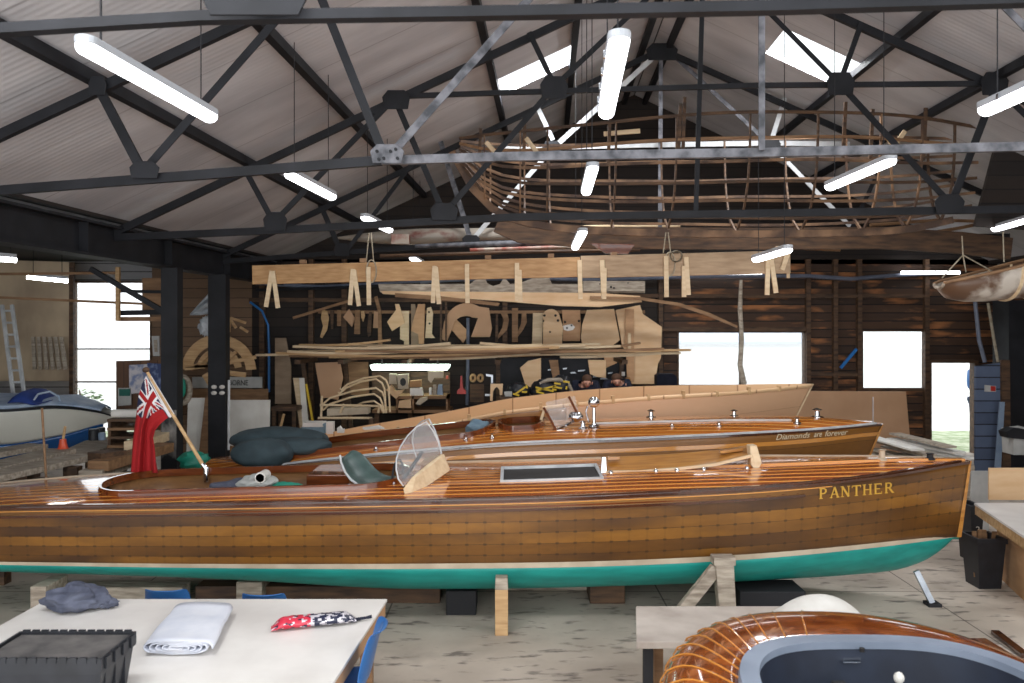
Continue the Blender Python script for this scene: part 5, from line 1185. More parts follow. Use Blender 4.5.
# ================================================================ back of the workshop: templates, rack, bench
G1 = 'wooden templates hung on the back wall'
DT = 16.36
b = MB(); b.box((PX(318, 16.4), 16.39, PZ(313.5, 16.4)), (PX(645, 16.4), 16.5, PZ(310.5, 16.4))); tag(b.build('hanging_rail', 'timber_mid'), 'brown rail along the back wall that the templates hang from', 'rail')
TPL = [
 ([(322, 309), (327, 311), (329, 318), (327, 330), (322, 338), (320, 337), (323, 326), (321, 318)], 'timber', 'narrow bent template, leftmost of those hung on the back wall'),
 ([(330, 311), (334, 311), (333, 329), (331, 329)], 'timber_dark', 'dark narrow template right of the bent one'),
 ([(337, 310), (341, 310), (341, 326), (337, 326)], 'timber_mid', 'short brown rectangular template left of the first kite shape'),
 ([(349, 309), (355, 318), (352, 327), (343, 317)], 'hardboard', 'small kite-shaped template at the left of the wall'),
 ([(355, 310), (360, 310), (360, 334), (354, 334)], 'timber_mid', 'brown tapered template between the small kite and the small leaf shape'),
 ([(361, 311), (364, 311), (365, 316), (363, 322), (361, 317)], 'timber', 'small leaf-shaped template right of the small kite'),
 ([(369, 312), (372, 312), (371, 335), (368, 337), (367, 330)], 'timber_dark', 'dark curved-end template left of the tall dark post'),
 ([(374, 311), (380, 313), (380, 328), (373, 328)], 'hardboard', 'brown square template hung against the tall dark post'),
 ([(395, 304), (399, 304), (405, 323), (392, 331), (387, 322), (396, 310)], 'ply', 'large kite-shaped template with a hanging tab'),
 ([(400, 311), (409, 311), (409, 345), (404, 345), (404, 341), (400, 339)], 'timber_pale', 'pale notched upright board right of the large kite'),
 ([(411, 304), (415, 304), (416, 310), (419, 345), (411, 345)], 'ply_dull', 'brown tall board right of the pale notched one'),
 ([(418, 304), (425, 304), (424, 344), (419, 344), (418, 334), (411, 331), (413, 321)], 'ply_brown', 'wide stepped brown template in the middle of the hung row'),
 ([(427, 308), (431, 307), (433, 313), (432, 334), (435, 338), (425, 338), (426, 325)], 'timber_pale', 'pale template with two dark dots, left of the big arch'),
 ([(500, 312), (507, 312), (509, 320), (507, 330), (498, 339), (497, 337), (502, 328), (504, 320)], 'timber_mid', 'hook-curved template right of the big arch'),
 ([(512, 308), (518, 308), (518, 342), (512, 342)], 'timber_mid', 'narrow striped template between two hooked ones'),
 ([(522, 312), (526, 312), (527, 322), (523, 330), (517, 338), (518, 331), (521, 324)], 'timber_mid', 'second hook-curved template left of the pale upright board'),
 ([(533, 313), (543, 313), (542, 345), (532, 345)], 'timber_pale', 'pale upright board left of the five-hole template'),
 ([(496, 314), (498, 314), (498, 342), (495, 342)], 'timber_dark', 'thin dark lath right of the big arch'),
]
for i, (pts, m, lab) in enumerate(TPL):
    slab('wood_template', lab, 'template', pts, DT-.04*(i % 3), .025, m, G1, holes=[(429, 312, 1), (429.5, 323.5, 1)] if 'two dark dots' in lab else ())
# big arch, made of one curved outline
def arc(cx, cy, rx, ry, a0, a1, n=10): return [(cx+rx*math.cos(math.radians(a0+(a1-a0)*i/n)), cy-ry*math.sin(math.radians(a0+(a1-a0)*i/n))) for i in range(n+1)]
slab('arch_template', 'big arched template joined to a tapering right panel', 'template', [(447, 342), (440, 338)]+arc(467, 330, 24, 27, 175, 60, 12)+[(489, 308), (492, 328), (490, 337), (471, 337), (478, 318)]+arc(466, 328, 13, 12, 60, 170, 8), DT-.1, .025, 'hardboard', G1)
slab('wood_template', 'tilted rectangular template inside the big arch', 'template', [(456, 319), (470, 333), (463, 343), (450, 328)], DT-.05, .025, 'ply_brown', G1)
slab('hole_template', 'rounded template with five dark holes', 'template', [(543, 345), (543, 316)]+arc(551, 318, 9, 9, 150, 20, 8)+[(563, 327), (562, 345)], DT-.15, .025, 'ply', G1, holes=[(544.5, 315.5, 1.2), (555.5, 315.5, 1.3), (558, 320.5, 1.3), (543.5, 321, .9), (550, 332, 1)])
slab('hole_template', 'brown template with a pale rounded cut and dark holes', 'template', [(562, 310), (580, 310), (581, 325), (580, 341), (563, 341), (563, 325)], DT-.08, .025, 'ply_brown', G1, holes=[(565, 322, 1.2), (579, 321, 1.3)])
slab('template_plate', 'white rounded plate fixed on the brown template', 'plate', [(563, 326)]+[(566, 325), (572, 324), (575, 327), (573, 330), (568, 331), (564, 330)], DT-.12, .02, 'white', G1, holes=[(567, 328, 1), (571.5, 325.5, .9)])
slab('plywood_template', 'large pale plywood panel with a curved left edge, left of the big cut panel', 'template', [(587, 310), (614, 309), (620, 340), (612, 346), (608, 348), (583, 348), (581, 338), (582, 325)], DT-.2, .025, 'ply', 'plywood panels leaning at the back')
slab('plywood_template', 'largest plywood panel with a clipped top right corner', 'template', [(616, 310), (640, 305), (643, 314), (662, 327), (661, 358), (658, 364), (655, 384), (628, 384), (629, 358), (622, 345)], DT-.25, .03, 'ply', 'plywood panels leaning at the back')
slab('wood_template', 'dark brown strip standing over the large plywood panel', 'template', [(625, 309), (634, 309), (634, 382), (627, 382)], DT-.32, .02, 'ply_brown', 'plywood panels leaning at the back')
slab('wood_template', 'short pale strip on the dark brown strip', 'template', [(628, 333), (631, 333), (631, 352), (628, 352)], DT-.36, .02, 'timber_pale', 'plywood panels leaning at the back')
slab('plywood_template', 'tapering plywood panel hanging below the rack left of centre', 'template', [(528, 361), (541, 358), (541, 387), (526, 387), (520, 368)], DT-.3, .025, 'ply', 'panels hung below the rack')
slab('plywood_template', 'dark hanging offcut below the rack', 'template', [(549, 360), (558, 360), (560, 378), (554, 384)], DT-.25, .02, 'timber_mid', 'panels hung below the rack')
slab('plywood_template', 'square plywood panel hanging below the rack right of centre', 'template', [(588, 360), (606, 360), (606, 378), (597, 377), (590, 374)], DT-.35, .025, 'ply', 'panels hung below the rack')
slab('plywood_template', 'slanted plywood offcut behind the square hanging panel', 'template', [(604, 357), (617, 355), (617, 363), (606, 368)], DT-.3, .02, 'ply_brown', 'panels hung below the rack')
slab('hanging_strip', 'tall dark post before the hung templates', 'post', [(374, 297), (377, 296), (381, 310), (382, 345), (378, 345), (378, 312)], DT-.3, .04, 'timber_mid')
for x, lab in ((440, 'left one of two thin dark hangers by the arch'), (445, 'right one of two thin dark hangers by the arch')): slab('hanger_lath', lab, 'lath', [(x, 297), (x+2, 297), (x+2, 345), (x, 345)], DT-.2, .02, 'timber_dark')
b = MB(); b.bar(P(293, 318, 15.7), P(352, 300, 15.7), .05, .03); tag(b.build('slanting_lath', 'timber_mid'), 'thin lath slanting up behind the leftmost templates', 'lath')
# carved and straight long boards above the templates
slab('long_board', 'long board with scalloped top edge above the templates', 'board', [(378, 284), (430, 284), (470, 284)]+[(475, 280), (485, 276), (487, 283), (493, 286), (500, 284), (503, 279), (506, 279), (510, 284), (520, 283), (533, 278), (541, 274), (548, 275), (552, 284), (570, 284), (640, 284), (645, 284), (645, 293), (380, 292)], 15.5, .03, 'timber_grey', 'long boards stored over the templates')
slab('long_board', 'thin batten bending down to the right toward the wide window', 'board', [(590, 296), (640, 297), (680, 303), (710, 313), (738, 326), (737, 328), (708, 316), (678, 306), (640, 300), (590, 299)], 15.35, .03, 'timber_mid', 'long boards stored over the templates')
slab('long_board', 'broad tan board bowed along its lower edge above the templates', 'board', [(380, 291), (500, 292), (600, 293), (640, 296), (642, 302), (600, 307), (560, 306), (500, 301), (440, 297), (383, 294)], 15.4, .03, 'ply', 'long boards stored over the templates')
slab('long_board', 'narrow dark board under the scalloped board, left half', 'board', [(395, 293), (440, 296), (500, 303), (498, 306), (450, 301), (395, 297)], 15.3, .03, 'timber_mid', 'long boards stored over the templates')
slab('long_board', 'pale spotted board segment right of the scalloped edge', 'board', [(583, 281), (645, 281), (645, 291), (583, 291)], 15.45, .03, 'timber_grey', 'long boards stored over the templates', holes=[(611, 287, 1.2), (614, 288, 1), (600, 284, .7), (628, 283, .7)])
# rack of thin planks
random.seed(11)
SPL = [((257, 355), (420, 348)), ((285, 353), (520, 347)), ((290, 356), (560, 351)), ((340, 345), (600, 344)), ((300, 351), (450, 343)), ((330, 357), (640, 350)), ((352, 359), (470, 350)), ((430, 359), (560, 350)),
       ((350, 349), (680, 353)), ((470, 348), (690, 350)), ((540, 353), (640, 343)), ((480, 343), (620, 346)), ((560, 357), (660, 353)), ((300, 345), (390, 340))]
for k_ in range(9):
    xa = R(262, 430); la = R(130, 240); ya = R(346, 356); SPL.append(((xa, ya), (xa+la, ya-R(0, 6))))
for i, (a, c) in enumerate(SPL):
    Dp = 15.2-.035*i; m = ['timber_pale', 'timber', 'timber_mid', 'timber_pale'][i % 4]
    b = MB(); A = P(*a, Dp+.0); C = P(*c, Dp); mid = A.lerp(C, .5)+Vector((0, 0, -.02-.02*(i % 3))); b.sweep([A, A.lerp(mid, .5)+Vector((0, 0, -.01)), mid, C.lerp(mid, .5)+Vector((0, 0, -.01)), C], [(-.02, -.09), (.02, -.09), (.02, .09), (-.02, .09)])
    tag(b.build('thin_plank', m), 'thin pale plank in the loose stack on the rack below the templates', 'plank', 'thin planks stacked on the rack')
for x in (303, 345, 407, 498, 622):
    b = MB(); X = PX(x, 15.0); b.box((X-.05, 14.6, PZ(363, 15)), (X+.05, 15.9, PZ(359, 15))); o = b.build('rack_bracket', 'timber_dark'); tag(o, {303: 'leftmost', 345: 'second', 407: 'middle', 498: 'fourth', 622: 'rightmost'}[x]+' timber bracket carrying the stack of thin planks', 'bracket', 'brackets of the plank rack')
    b = MB(); b.bar(P(x, 360, 15.8), (X, 15.85, .0), .08, .06); b.build('upright', 'timber_dark', o)
# big fan of curved patterns behind the posts
r = root('curved_pattern', P(218, 360, 14.8), 'half-round wooden frame pattern hung between and behind the two steel posts', 'pattern')
def arcseg(cx, cy, r0, r1, a0, a1, Dp, m, nm='curved_frame', n=10):
    b = MB(); b.prism([P(x, y, Dp) for x, y in arc(cx, cy, r1, r1, a0, a1, n)+arc(cx, cy, r0, r0, a1, a0, n)], (0, .03, 0)); return b.build(nm, m, r, bevel=.003)
arcseg(219, 372, 27, 37, 4, 90, 14.8, 'timber'); arcseg(219, 372, 27, 38, 91, 176, 14.75, 'timber'); arcseg(219, 371, 16, 23, 10, 85, 14.85, 'timber'); arcseg(219, 371, 15, 23, 100, 172, 14.85, 'timber')
for a, c, w_ in (((185, 369), (222, 364), .06), ((222, 364), (256, 357), .07), ((185, 366), (214, 366), .06), ((222, 372), (246, 375), .09), ((205, 374), (216, 392), .12), ((226, 360), (236, 352), .06), ((195, 368), (210, 352), .06)):
    b = MB(); b.bar(P(*a, 14.7), P(*c, 14.7), w_, .03); b.build('cross_piece', 'timber', r)
slab('stick_bundle', 'leftmost of the short sticks fanned above the curved pattern', 'stick', [(228, 318), (230.5, 317), (230, 332), (228, 332)], 14.7, .03, 'timber', 'sticks fanned above the curved pattern')
for a, c, lab in (((231, 318), (246, 323), 'upper short stick fanned above the curved pattern'), ((231, 320), (236, 328), 'middle short stick fanned above the curved pattern'), ((240, 327), (248, 332), 'lower short stick fanned above the curved pattern')):
    b = MB(); b.bar(P(*a, 14.7), P(*c, 14.7), .045, .03); tag(b.build('stick_bundle', 'timber'), lab, 'stick', 'sticks fanned above the curved pattern')
# name board
r = root('name_board', P(240, 382, 15.9), 'dirty white name board with black capitals right of the cable-clamped post', 'sign')
b = MB(); b.prism([P(192, 377, 15.9), P(262, 377, 15.9), P(262, 388, 15.9), P(192, 388, 15.9)], (0, .03, 0)); b.build('board', 'sign_white', r, bevel=.004)
text_on(None, 'BORNE', 229, 248, 385.3, 385.3, 7.6, 'ink', r, shear=0, D0=15.88); text_on(None, 'marine', 251, 260, 383.5, 383.5, 3, 'ink', r, shear=0, D0=15.88) if False else None
slab('shelf_board', 'brown board under the name board', 'board', [(190, 389), (268, 389), (268, 400), (190, 400)], 15.95, .04, 'timber_mid')
# panels leaning low at left
LP = [('leaning_board', 'white panel leaning between the two steel posts', [(188, 398), (206, 398), (204, 460), (186, 460)], 14.6, 'white_board'), ('leaning_board', 'narrow brown board leaning before the white panel by the second post', [(205, 398), (213, 390), (211, 460), (198, 460)], 14.5, 'timber_mid'),
      ('leaning_board', 'large white panel leaning right of the second post', [(228, 400), (270, 400), (269, 446), (228, 446)], 14.6, 'white_board'), ('leaning_board', 'tan board on the ground before the large white panel', [(224, 447), (258, 444), (262, 462), (215, 462)], 13.6, 'cardboard'),
      ('leaning_board', 'tall brown board, widest of the timbers right of the large white panel', [(275, 338), (286, 338), (291, 366), (291, 404), (275, 404)], 15.6, 'ply_dull'), ('leaning_board', 'pale striped board leaning right of the tall brown board', [(293, 378), (299, 378), (307, 430), (300, 430)], 15.2, 'timber_pale'),
      ('leaning_board', 'green-edged white board leaning beside the pale striped board', [(299, 378), (304, 378), (309, 430), (303, 430)], 15.15, 'white_board'), ('leaning_board', 'yellow straight edge leaning left of the torn brown panel', [(305, 384), (307, 384), (314, 424), (312, 424)], 15.1, 'yellow'),
      ('leaning_board', 'torn brown board hanging below the left end of the plank rack', [(315, 363), (340, 362), (343, 378), (338, 400), (328, 398), (321, 398)], 15.3, 'hardboard'), ('leaning_board', 'dark brown sheet behind the bent hoops', [(344, 362), (368, 362), (369, 395), (344, 395)], 15.9, 'timber_mid')]
for nm, lab, pts, Dp, m in LP: slab(nm, lab, 'board', pts, Dp, .03, m, 'boards leaning at the back left')
# small sawhorse / stool under the tall board
r = root('wooden_stool', P(290, 420, 14.9), 'dark wooden stool standing below the tall brown board', 'stool')
b = MB(); b.box(P(271, 407, 14.8), P(297, 411, 14.8)+Vector((0, .5, 0))); b.build('seat', 'timber_dark', r)
for x in (273, 293):
    for y in (14.85, 15.25): b = MB(); b.box((PX(x, 14.8)-.03, y, 0), (PX(x, 14.8)+.03, y+.05, PZ(411, 14.8))); b.build('leg', 'timber_dark', r)
b = MB(); b.bar(P(284, 414, 14.75), P(279, 433, 14.75), .04, .03); tag(b.build('stick_bundle', 'timber'), 'thin brown stick leaning on the dark stool', 'stick')
# bent hoops frame
r = root('canopy_frame', P(352, 400, 13.6), 'bent-wood canopy frame of pale hoops standing behind the pale hull', 'frame')
for (x0, y0, x1, y1, yb) in ((340, 384, 388, 376, 412), (338, 388, 384, 379, 413), (322, 398, 384, 388, 413), (322, 404, 382, 394, 413), (345, 407, 382, 401, 413)):
    b = MB(); pts = [P(x0, yb-4 if x0 < 330 else y0+4, 13.8), P(x0+1, y0+6, 13.8), P(x0+8, y0, 13.8), P(lerp(x0, x1, .5), lerp(y0, y1, .6)-1, 13.7), P(x1-8, y1, 13.6), P(x1-2, y1+4, 13.6), P(x1+.5, y1+10, 13.6), P(x1+2, yb, 13.6)]
    b.tube(pts, .017, 6); b.build('hoop', 'timber_pale', r)
for a, c in (((320, 405), (382, 406)), ((318, 418), (372, 418)), ((340, 413), (344, 404)), ((322, 396), (321, 417)), ((378, 413), (380, 404))):
    b = MB(); b.tube([P(*a, 13.7), P(*c, 13.7)], .02, 6); b.build('rail', 'timber_pale', r)
b = MB(); b.box((PX(320, 13.7), 13.5, 0), (PX(324, 13.7), 13.6, PZ(418, 13.7))); b.build('leg', 'timber_dark', r); b = MB(); b.box((PX(370, 13.7), 13.6, 0), (PX(374, 13.7), 13.7, PZ(418, 13.7))); b.build('leg', 'timber_dark', r)
slab('foam_block', 'pale foam block resting in the bent-wood frame', 'block', [(327, 409), (368, 407), (368, 414), (327, 416)], 13.75, .25, 'boot')
slab('storage_box', 'blue tub with a white lid behind the slate covers', 'box', [(301, 427), (323, 424), (325, 434), (302, 435)], 12.6, .3, 'blue_cloth')
slab('box_lid', 'white lid on the blue tub behind the slate covers', 'lid', [(303, 423), (322, 423), (323, 427), (302, 427)], 12.58, .3, 'white')
slab('white_can', 'white square container right of the blue tub', 'can', [(326, 422), (333, 422), (333, 434), (326, 434)], 12.5, .12, 'white')
slab('white_clip', 'small white plastic clamp on the pale hull left end', 'clamp', [(337, 428), (340, 426), (342, 429), (344, 429), (344, 433), (337, 433)], 11.3, .05, 'white')
slab('white_sheet', 'folded white sheet on the pale hull left part', 'sheet', [(362, 428), (378, 426), (384, 429), (364, 430)], 11.2, .1, 'white')
# lit bench with fluorescent hood
r = root('bench_lamp', P(410, 366, 15.0), 'wide pale-green fluorescent hood lamp over the back bench', 'lamp')
b = MB(); b.prism([P(370, 365, 15), P(449, 365, 15), P(448, 369, 15), P(371, 369, 15)], (0, .35, 0)); b.build('hood', 'tube_cool', r, bevel=.01)
b = MB(); b.box(P(372, 369.2, 15.05), P(447, 370.2, 15.05)+Vector((0, .2, 0))); b.build('diffuser', 'tube_cool', r)
for x in (382, 438): b = MB(); b.tube([P(x, 365, 15.1), P(x, 350, 15.1)], .012, 6); b.build('hanger', 'steel', r)
r = root('tool_bench', P(410, 410, 15.4), 'wooden back bench with shelf under the pale-green lamp', 'bench')
for a, c, nm in (((372, 410), (450, 413), 'worktop'), ((395, 396), (448, 399), 'shelf')):
    b = MB(); b.box(P(*a, 15.1), P(*c, 15.1)+Vector((0, .7, 0))); b.build(nm, 'timber_mid', r)
for x in (396, 412, 446): b = MB(); b.box(P(x, 396, 15.1), (P(x+2, 413, 15.1)+Vector((0, .5, 0)))); b.build('divider', 'timber_mid', r)
for x in (374, 448): b = MB(); b.box((PX(x, 15.1), 15.15, 0), (PX(x, 15.1)+.08, 15.25, PZ(413, 15.1))); b.build('leg', 'timber_dark', r)
b = MB(); b.box(P(372, 372, 15.85), P(450, 396, 15.85)+Vector((0, .03, 0))); b.build('back_panel', 'timber_dark', r)
SM = [('cardboard_box', 'brown cardboard box on the white box under the lamp', 'box', [(410, 381), (421, 380), (421, 387), (410, 387)], 'cardboard'), ('white_box', 'white box under the brown cardboard box on the bench shelf', 'box', [(410, 388), (422, 388), (423, 395.5), (410, 395.5)], 'white'),
 ('wood_square', 'tilted tan wooden set-square on the lamp-lit bench', 'square', [(386, 390), (391, 385), (395, 391), (404, 390), (396, 399)], 'ply'), ('round_dial', 'pale square gauge with a dark dial under the lamp', 'gauge', [(397, 375), (408, 374), (408, 389), (398, 389)], 'boot'),
 ('pale_jug', 'pale yellowish jug under the lamp', 'jug', [(389, 374), (396, 374), (397, 384), (389, 384)], 'boot'), ('paper_roll', 'pale paper roll hanging at the right of the lamp', 'roll', [(428, 371), (443, 371), (443, 378), (434, 378), (431, 383), (428, 380)], 'boot'),
 ('blue_jar', 'blue-labelled jar on the bench shelf', 'jar', [(438, 385), (442, 385), (443, 395), (437, 395)], 'blue_grey'), ('white_bottle', 'slim white bottle left of the blue-labelled jar', 'bottle', [(429, 388), (431.5, 388), (431.5, 395), (429, 395)], 'white'),
 ('grey_bottle', 'dull grey bottle between the white bottle and the blue-labelled jar', 'bottle', [(433, 385), (436, 385), (436.5, 395), (432.5, 395)], 'timber_grey'),
 ('wooden_box', 'tan wooden box below the bench shelf', 'box', [(399, 401), (411, 399), (411, 408), (398, 408)], 'ply'), ('hand_tool', 'pale curved tool lying below the bench shelf', 'tool', [(415, 404), (420, 398), (427, 397), (427, 400), (420, 405)], 'boot'),
 ('red_tool', 'red hand tool hung on the wall right of the lamp', 'tool', [(460.5, 376), (462, 376), (463, 388), (466, 391), (466, 394), (457, 394), (457, 391), (460, 388)], 'red_paint'), ('orange_lid', 'small orange-red lid at the right end of the lamp', 'lid', [(446, 376), (448, 376), (448, 379), (446, 379)], 'orange')]
for i, (nm, lab, cat, pts, m) in enumerate(SM): slab(nm, lab, cat, pts, 15.0-.0*i if 'box' not in nm else 15.02, .12, m)
slab('dial_face', 'dark dial face on the pale square gauge', 'dial', arc(403, 382, 3, 4, 0, 360, 14)[:-1], 14.98, .01, 'ink')
for cx_, lab in ((473, 'left one of two small wooden rings on the back wall'), (480.5, 'right one of two small wooden rings on the back wall')):
    b = MB(); b.tube([P(cx_+2.3*math.cos(t), 378-3.2*math.sin(t), 15.6) for t in [2*math.pi*i/16 for i in range(17)]], .025, 6, cap=False); tag(b.build('wooden_ring', 'timber'), lab, 'ring', 'small wooden rings')
slab('arch_block', 'small tan wooden arch standing behind the pale hull rim', 'block', [(490, 401), (490.5, 384), (503, 384), (502, 399), (500, 399), (499.5, 390), (497, 387), (495, 388), (493, 392), (492.5, 401)], 14.6, .12, 'ply')
slab('steel_bracket', 'pale bent steel bracket left of the small wooden arch', 'bracket', [(486, 374), (493, 375), (493, 396), (485, 396), (485, 394), (491, 394), (491, 377), (486, 376)], 15, .04, 'alu')
slab('peg_board', 'brown tool board below the two wooden rings', 'board', [(470, 384), (484, 384), (484, 402), (470, 402)], 15.5, .04, 'timber_dark')
# toolbags with yellow trim
for cxp, cyp, w_, h_, lab in ((518, 391, 12, 9, 'black and yellow tool bag, left one behind the pale hull'), (545, 389, 14, 10, 'black and yellow tool bag, middle one behind the pale hull'), (561, 386, 11, 11, 'black and yellow tool bag next to the man at left')):
    r = root('tool_bag', P(cxp, cyp, 14.4), lab, 'bag', 'tool bags behind the pale hull'); c = P(cxp, cyp, 14.4)
    b = MB(); b.blob(c, (w_*.0175, .16, h_*.0165), .25, 3, 24, 16, cxp); b.build('bag_body', 'black', r)
    for k in range(4): b = MB(); b.bar(c+Vector((R(-.2, .15), -.19, R(-.08, .12))), c+Vector((R(-.05, .2), -.19, R(-.08, .12))), .03, .02); b.build('yellow_trim', 'yellow', r)
b = MB(); b.tube([P(540, 384, 14.3), P(548, 380, 14.3), P(560, 379.5, 14.3), P(568, 383, 14.3), P(572, 392, 14.3)], .035, 8); tag(b.build('grey_strap', 'timber_grey'), 'thick grey strap arching over the tool bags', 'strap')
slab('trestle_shelf', 'low trestle top carrying the tool bags behind the pale hull', 'shelf', [(500, 397), (580, 397), (580, 400), (500, 400)], 14.2, .7, 'timber_dark')
slab('paint_pot', 'pale pot left of the tool bags', 'pot', [(504, 392), (512, 391.5), (512, 396.5), (505, 396.5)], 14.2, .12, 'sign_white')
# dark machinery behind the men
b = MB(); b.box((PX(500, 16.4), 16.37, PZ(408, 16.4)), (PX(628, 16.4), 16.41, PZ(358, 16.4))); tag(b.build('dark_backboard', 'steel'), 'dark backboard of hanging tools behind the two men', 'board')
for i in range(9): slab('hanging_tool', ('leftmost', 'second', 'third', 'fourth', 'middle', 'fourth from right', 'third from right', 'second from right', 'rightmost')[i]+' small pale tool hung on the dark backboard', 'tool', [(R(545, 612), 0)] and (lambda x, y: [(x, y), (x+R(3, 8), y-.5), (x+R(3, 8), y+1), (x, y+1.4)])(548+i*7.5, R(363, 379)), 16.3, .03, 'alu', 'small tools on the dark backboard')
slab('office_monitor', 'dark rounded box below the ply panels, left of the wide window', 'box', [(657, 376), (660, 374), (674, 374), (677, 377), (677, 386), (657, 386)], 15.3, .3, 'navy')
slab('amber_bottle', 'amber bottle right of the second man', 'bottle', [(625, 378), (630, 377), (632, 384), (626, 385)], 15, .1, 'amber'); slab('white_can', 'small white canister above the amber bottle', 'can', [(622, 372), (625, 372), (625, 376), (622, 376)], 15, .08, 'white')
# ================================================================ two men behind the pale hull
def person(X, Y, lean, lab, hairm, jm='navy'):
    """one skinned body; lean moves the head sideways, in metres"""
    r = root('person', (X, Y, 0), lab, 'person')
    J = {}; E = []; RD = {}
    def j(n, x, y, z, rad, par=None): J[n] = Vector((X+x, Y+y, z)); RD[n] = rad; (E.append((par, n)) if par else None)
    L_ = lean
    j('pelvis', 0, 0, .93, .13); j('waist', .15*L_, -.02, 1.08, .12, 'pelvis'); j('chest', .5*L_, -.06, 1.42, .17, 'waist'); j('neckbase', .72*L_, -.14, 1.56, .09, 'chest'); j('neck', .85*L_, -.21, 1.59, .055, 'neckbase')
    j('skull', .95*L_, -.28, 1.60, .085, 'neck'); j('crown', 1.0*L_, -.30, 1.68, .08, 'skull')
    for s, q in ((-1, 'l'), (1, 'r')):
        j('sh'+q, .65*L_+s*.20, -.08, 1.56, .085, 'chest'); j('el'+q, .65*L_+s*.27, -.16, 1.22, .045, 'sh'+q); j('wr'+q, .65*L_+s*.17, -.36, 1.08, .03, 'el'+q); j('pa'+q, .65*L_+s*.15, -.43, 1.07, .036, 'wr'+q)
        for k in range(4): j('f%d' % k+q, .65*L_+s*(.12+.018*k), -.49, 1.06, .009, 'pa'+q); j('g%d' % k+q, .65*L_+s*(.12+.018*k), -.52-.006*(k % 2), 1.04, .008, 'f%d' % k+q)
        j('th'+q, .65*L_+s*.10, -.44, 1.05, .01, 'pa'+q); j('tt'+q, .65*L_+s*.085, -.48, 1.04, .009, 'th'+q)
        j('hip'+q, s*.1, 0, .88, .1, 'pelvis'); j('kn'+q, s*.12, -.03, .5, .062, 'hip'+q); j('an'+q, s*.12, .02, .1, .045, 'kn'+q); j('to'+q, s*.13, -.15, .05, .04, 'an'+q)
    def skin(names, nm, m, grow, parent=r, rootn=None):
        nl = [n for n in J if n in names]; me = bpy.data.meshes.new(nm); idx = {n: i for i, n in enumerate(nl)}; off = ORG[r.name]
        me.from_pydata([tuple(J[n]-off) for n in nl], [(idx[a], idx[c]) for a, c in E if a in idx and c in idx], []); me.materials.append(W[m])
        o = bpy.data.objects.new(nm, me); COL.objects.link(o); o.parent = parent; ORG[o.name] = off
        q = o.modifiers.new('s', 'SKIN'); lay = me.skin_vertices[0] if me.skin_vertices else None
        if lay is None:
            bpy.context.view_layer.objects.active = o; me.skin_vertices.new() if hasattr(me.skin_vertices, 'new') else None; lay = me.skin_vertices[0]
        for n, i in idx.items(): lay.data[i].radius = (RD[n]+grow, RD[n]*(.8 if n in ('chest', 'waist', 'pelvis') else 1)+grow); lay.data[i].use_root = (n == (rootn or nl[0]))
        q.use_smooth_shade = True; s_ = o.modifiers.new('u', 'SUBSURF'); s_.levels = s_.render_levels = 1; return o
    allj = set(J)
    skin(allj, 'body', 'skin', 0)
    skin({'pelvis', 'waist', 'chest', 'neckbase', 'shl', 'shr', 'ell', 'elr', 'wrl', 'wrr'}, 'jumper', jm, .022)
    skin({'pelvis', 'hipl', 'hipr', 'knl', 'knr', 'anl', 'anr'}, 'trousers', 'denim', .02)
    hd = J['crown'].lerp(J['skull'], .45)
    b = MB(); b.blob(hd+Vector((0, .05, .04)), (.09, .095, .08), .08, 3, 20, 14); b.build('hair', hairm, r)
    for s in (-1, 1):
        b = MB(); b.blob(hd+Vector((s*.032, -.088, -.03)), (.012, .008, .008), 0, nu=10, nv=8); b.build('eye', 'ink', r); b = MB(); b.blob(hd+Vector((s*.09, 0, -.035)), (.012, .02, .03), 0, nu=10, nv=8); b.build('ear', 'skin', r)
    b = MB(); b.blob(hd+Vector((0, -.1, -.055)), (.014, .022, .022), 0, nu=10, nv=8); b.build('nose', 'skin', r)
    b = MB(); b.blob(hd+Vector((0, -.088, -.085)), (.026, .008, .008), 0, nu=10, nv=8); b.build('mouth', 'red_paint', r)
person(PX(583, 14.6), 14.6, .05, 'person in a navy jumper bent over behind the pale hull, by the tool bags', 'hair')
person(PX(621, 14.9), 14.9, -.12, 'person in a navy jumper leaning left behind the pale hull, right of the other', 'hair')

person(PX(978, 18.6), 18.6, -.02, 'person in a blue top standing outside the open door, half hidden by the blue door', 'hair', 'chair_blue')
# ================================================================ right side
slab('plywood_sheet', 'big brown plywood sheet leaning below the small window', 'board', [(800, 391), (906, 391.5), (910, 437), (910, 460), (796, 460)], 15.2, .03, 'hardboard')
r = root('antenna_stand', P(741, 384, 15.5), 'gnarled thin post standing before the wide window', 'post')
b = MB(); b.tube([P(741, 280, 15.3), P(740, 310, 15.3), P(742, 340, 15.3), P(740, 365, 15.3), P(744, 384, 15.3)], [.03, .045, .04, .05, .06], 7); b.build('post', 'timber_grey', r)
b = MB(); b.tube([(PX(743.5, 15.3), 15.3, PZ(384, 15.3)), (PX(743.5, 15.3), 15.3, 0)], .05, 7); b.build('foot', 'timber_grey', r)
random.seed(5)
r_ = None
PLK = [((872, 444), (935, 459)), ((886, 438), (955, 452)), ((900, 434), (968, 449)), ((880, 450), (930, 461)), ((892, 433), (960, 447)), ((868, 455), (918, 462)), ((895, 442), (950, 456))]
for i, (a, c) in enumerate(PLK):
    b = MB(); A, C = P(*a, 12.6), P(*c, 11.2); A.z = C.z = .70+.05*i*.8; b.bar(A, C, .2, .03, up=(0, 0, 1)); tag(b.build('stacked_board', 'white_board' if i % 3 else 'timber_grey', bevel=.003), ('lowest', 'second lowest', 'third lowest', 'middle', 'third highest', 'second highest', 'topmost')[i]+' pale board in the loose pile behind the launch bow', 'board', 'pale boards piled behind the launch bow')
r = root('pile_trestle', P(905, 458, 11.9), 'low trestle under the loose pile of pale boards', 'trestle')
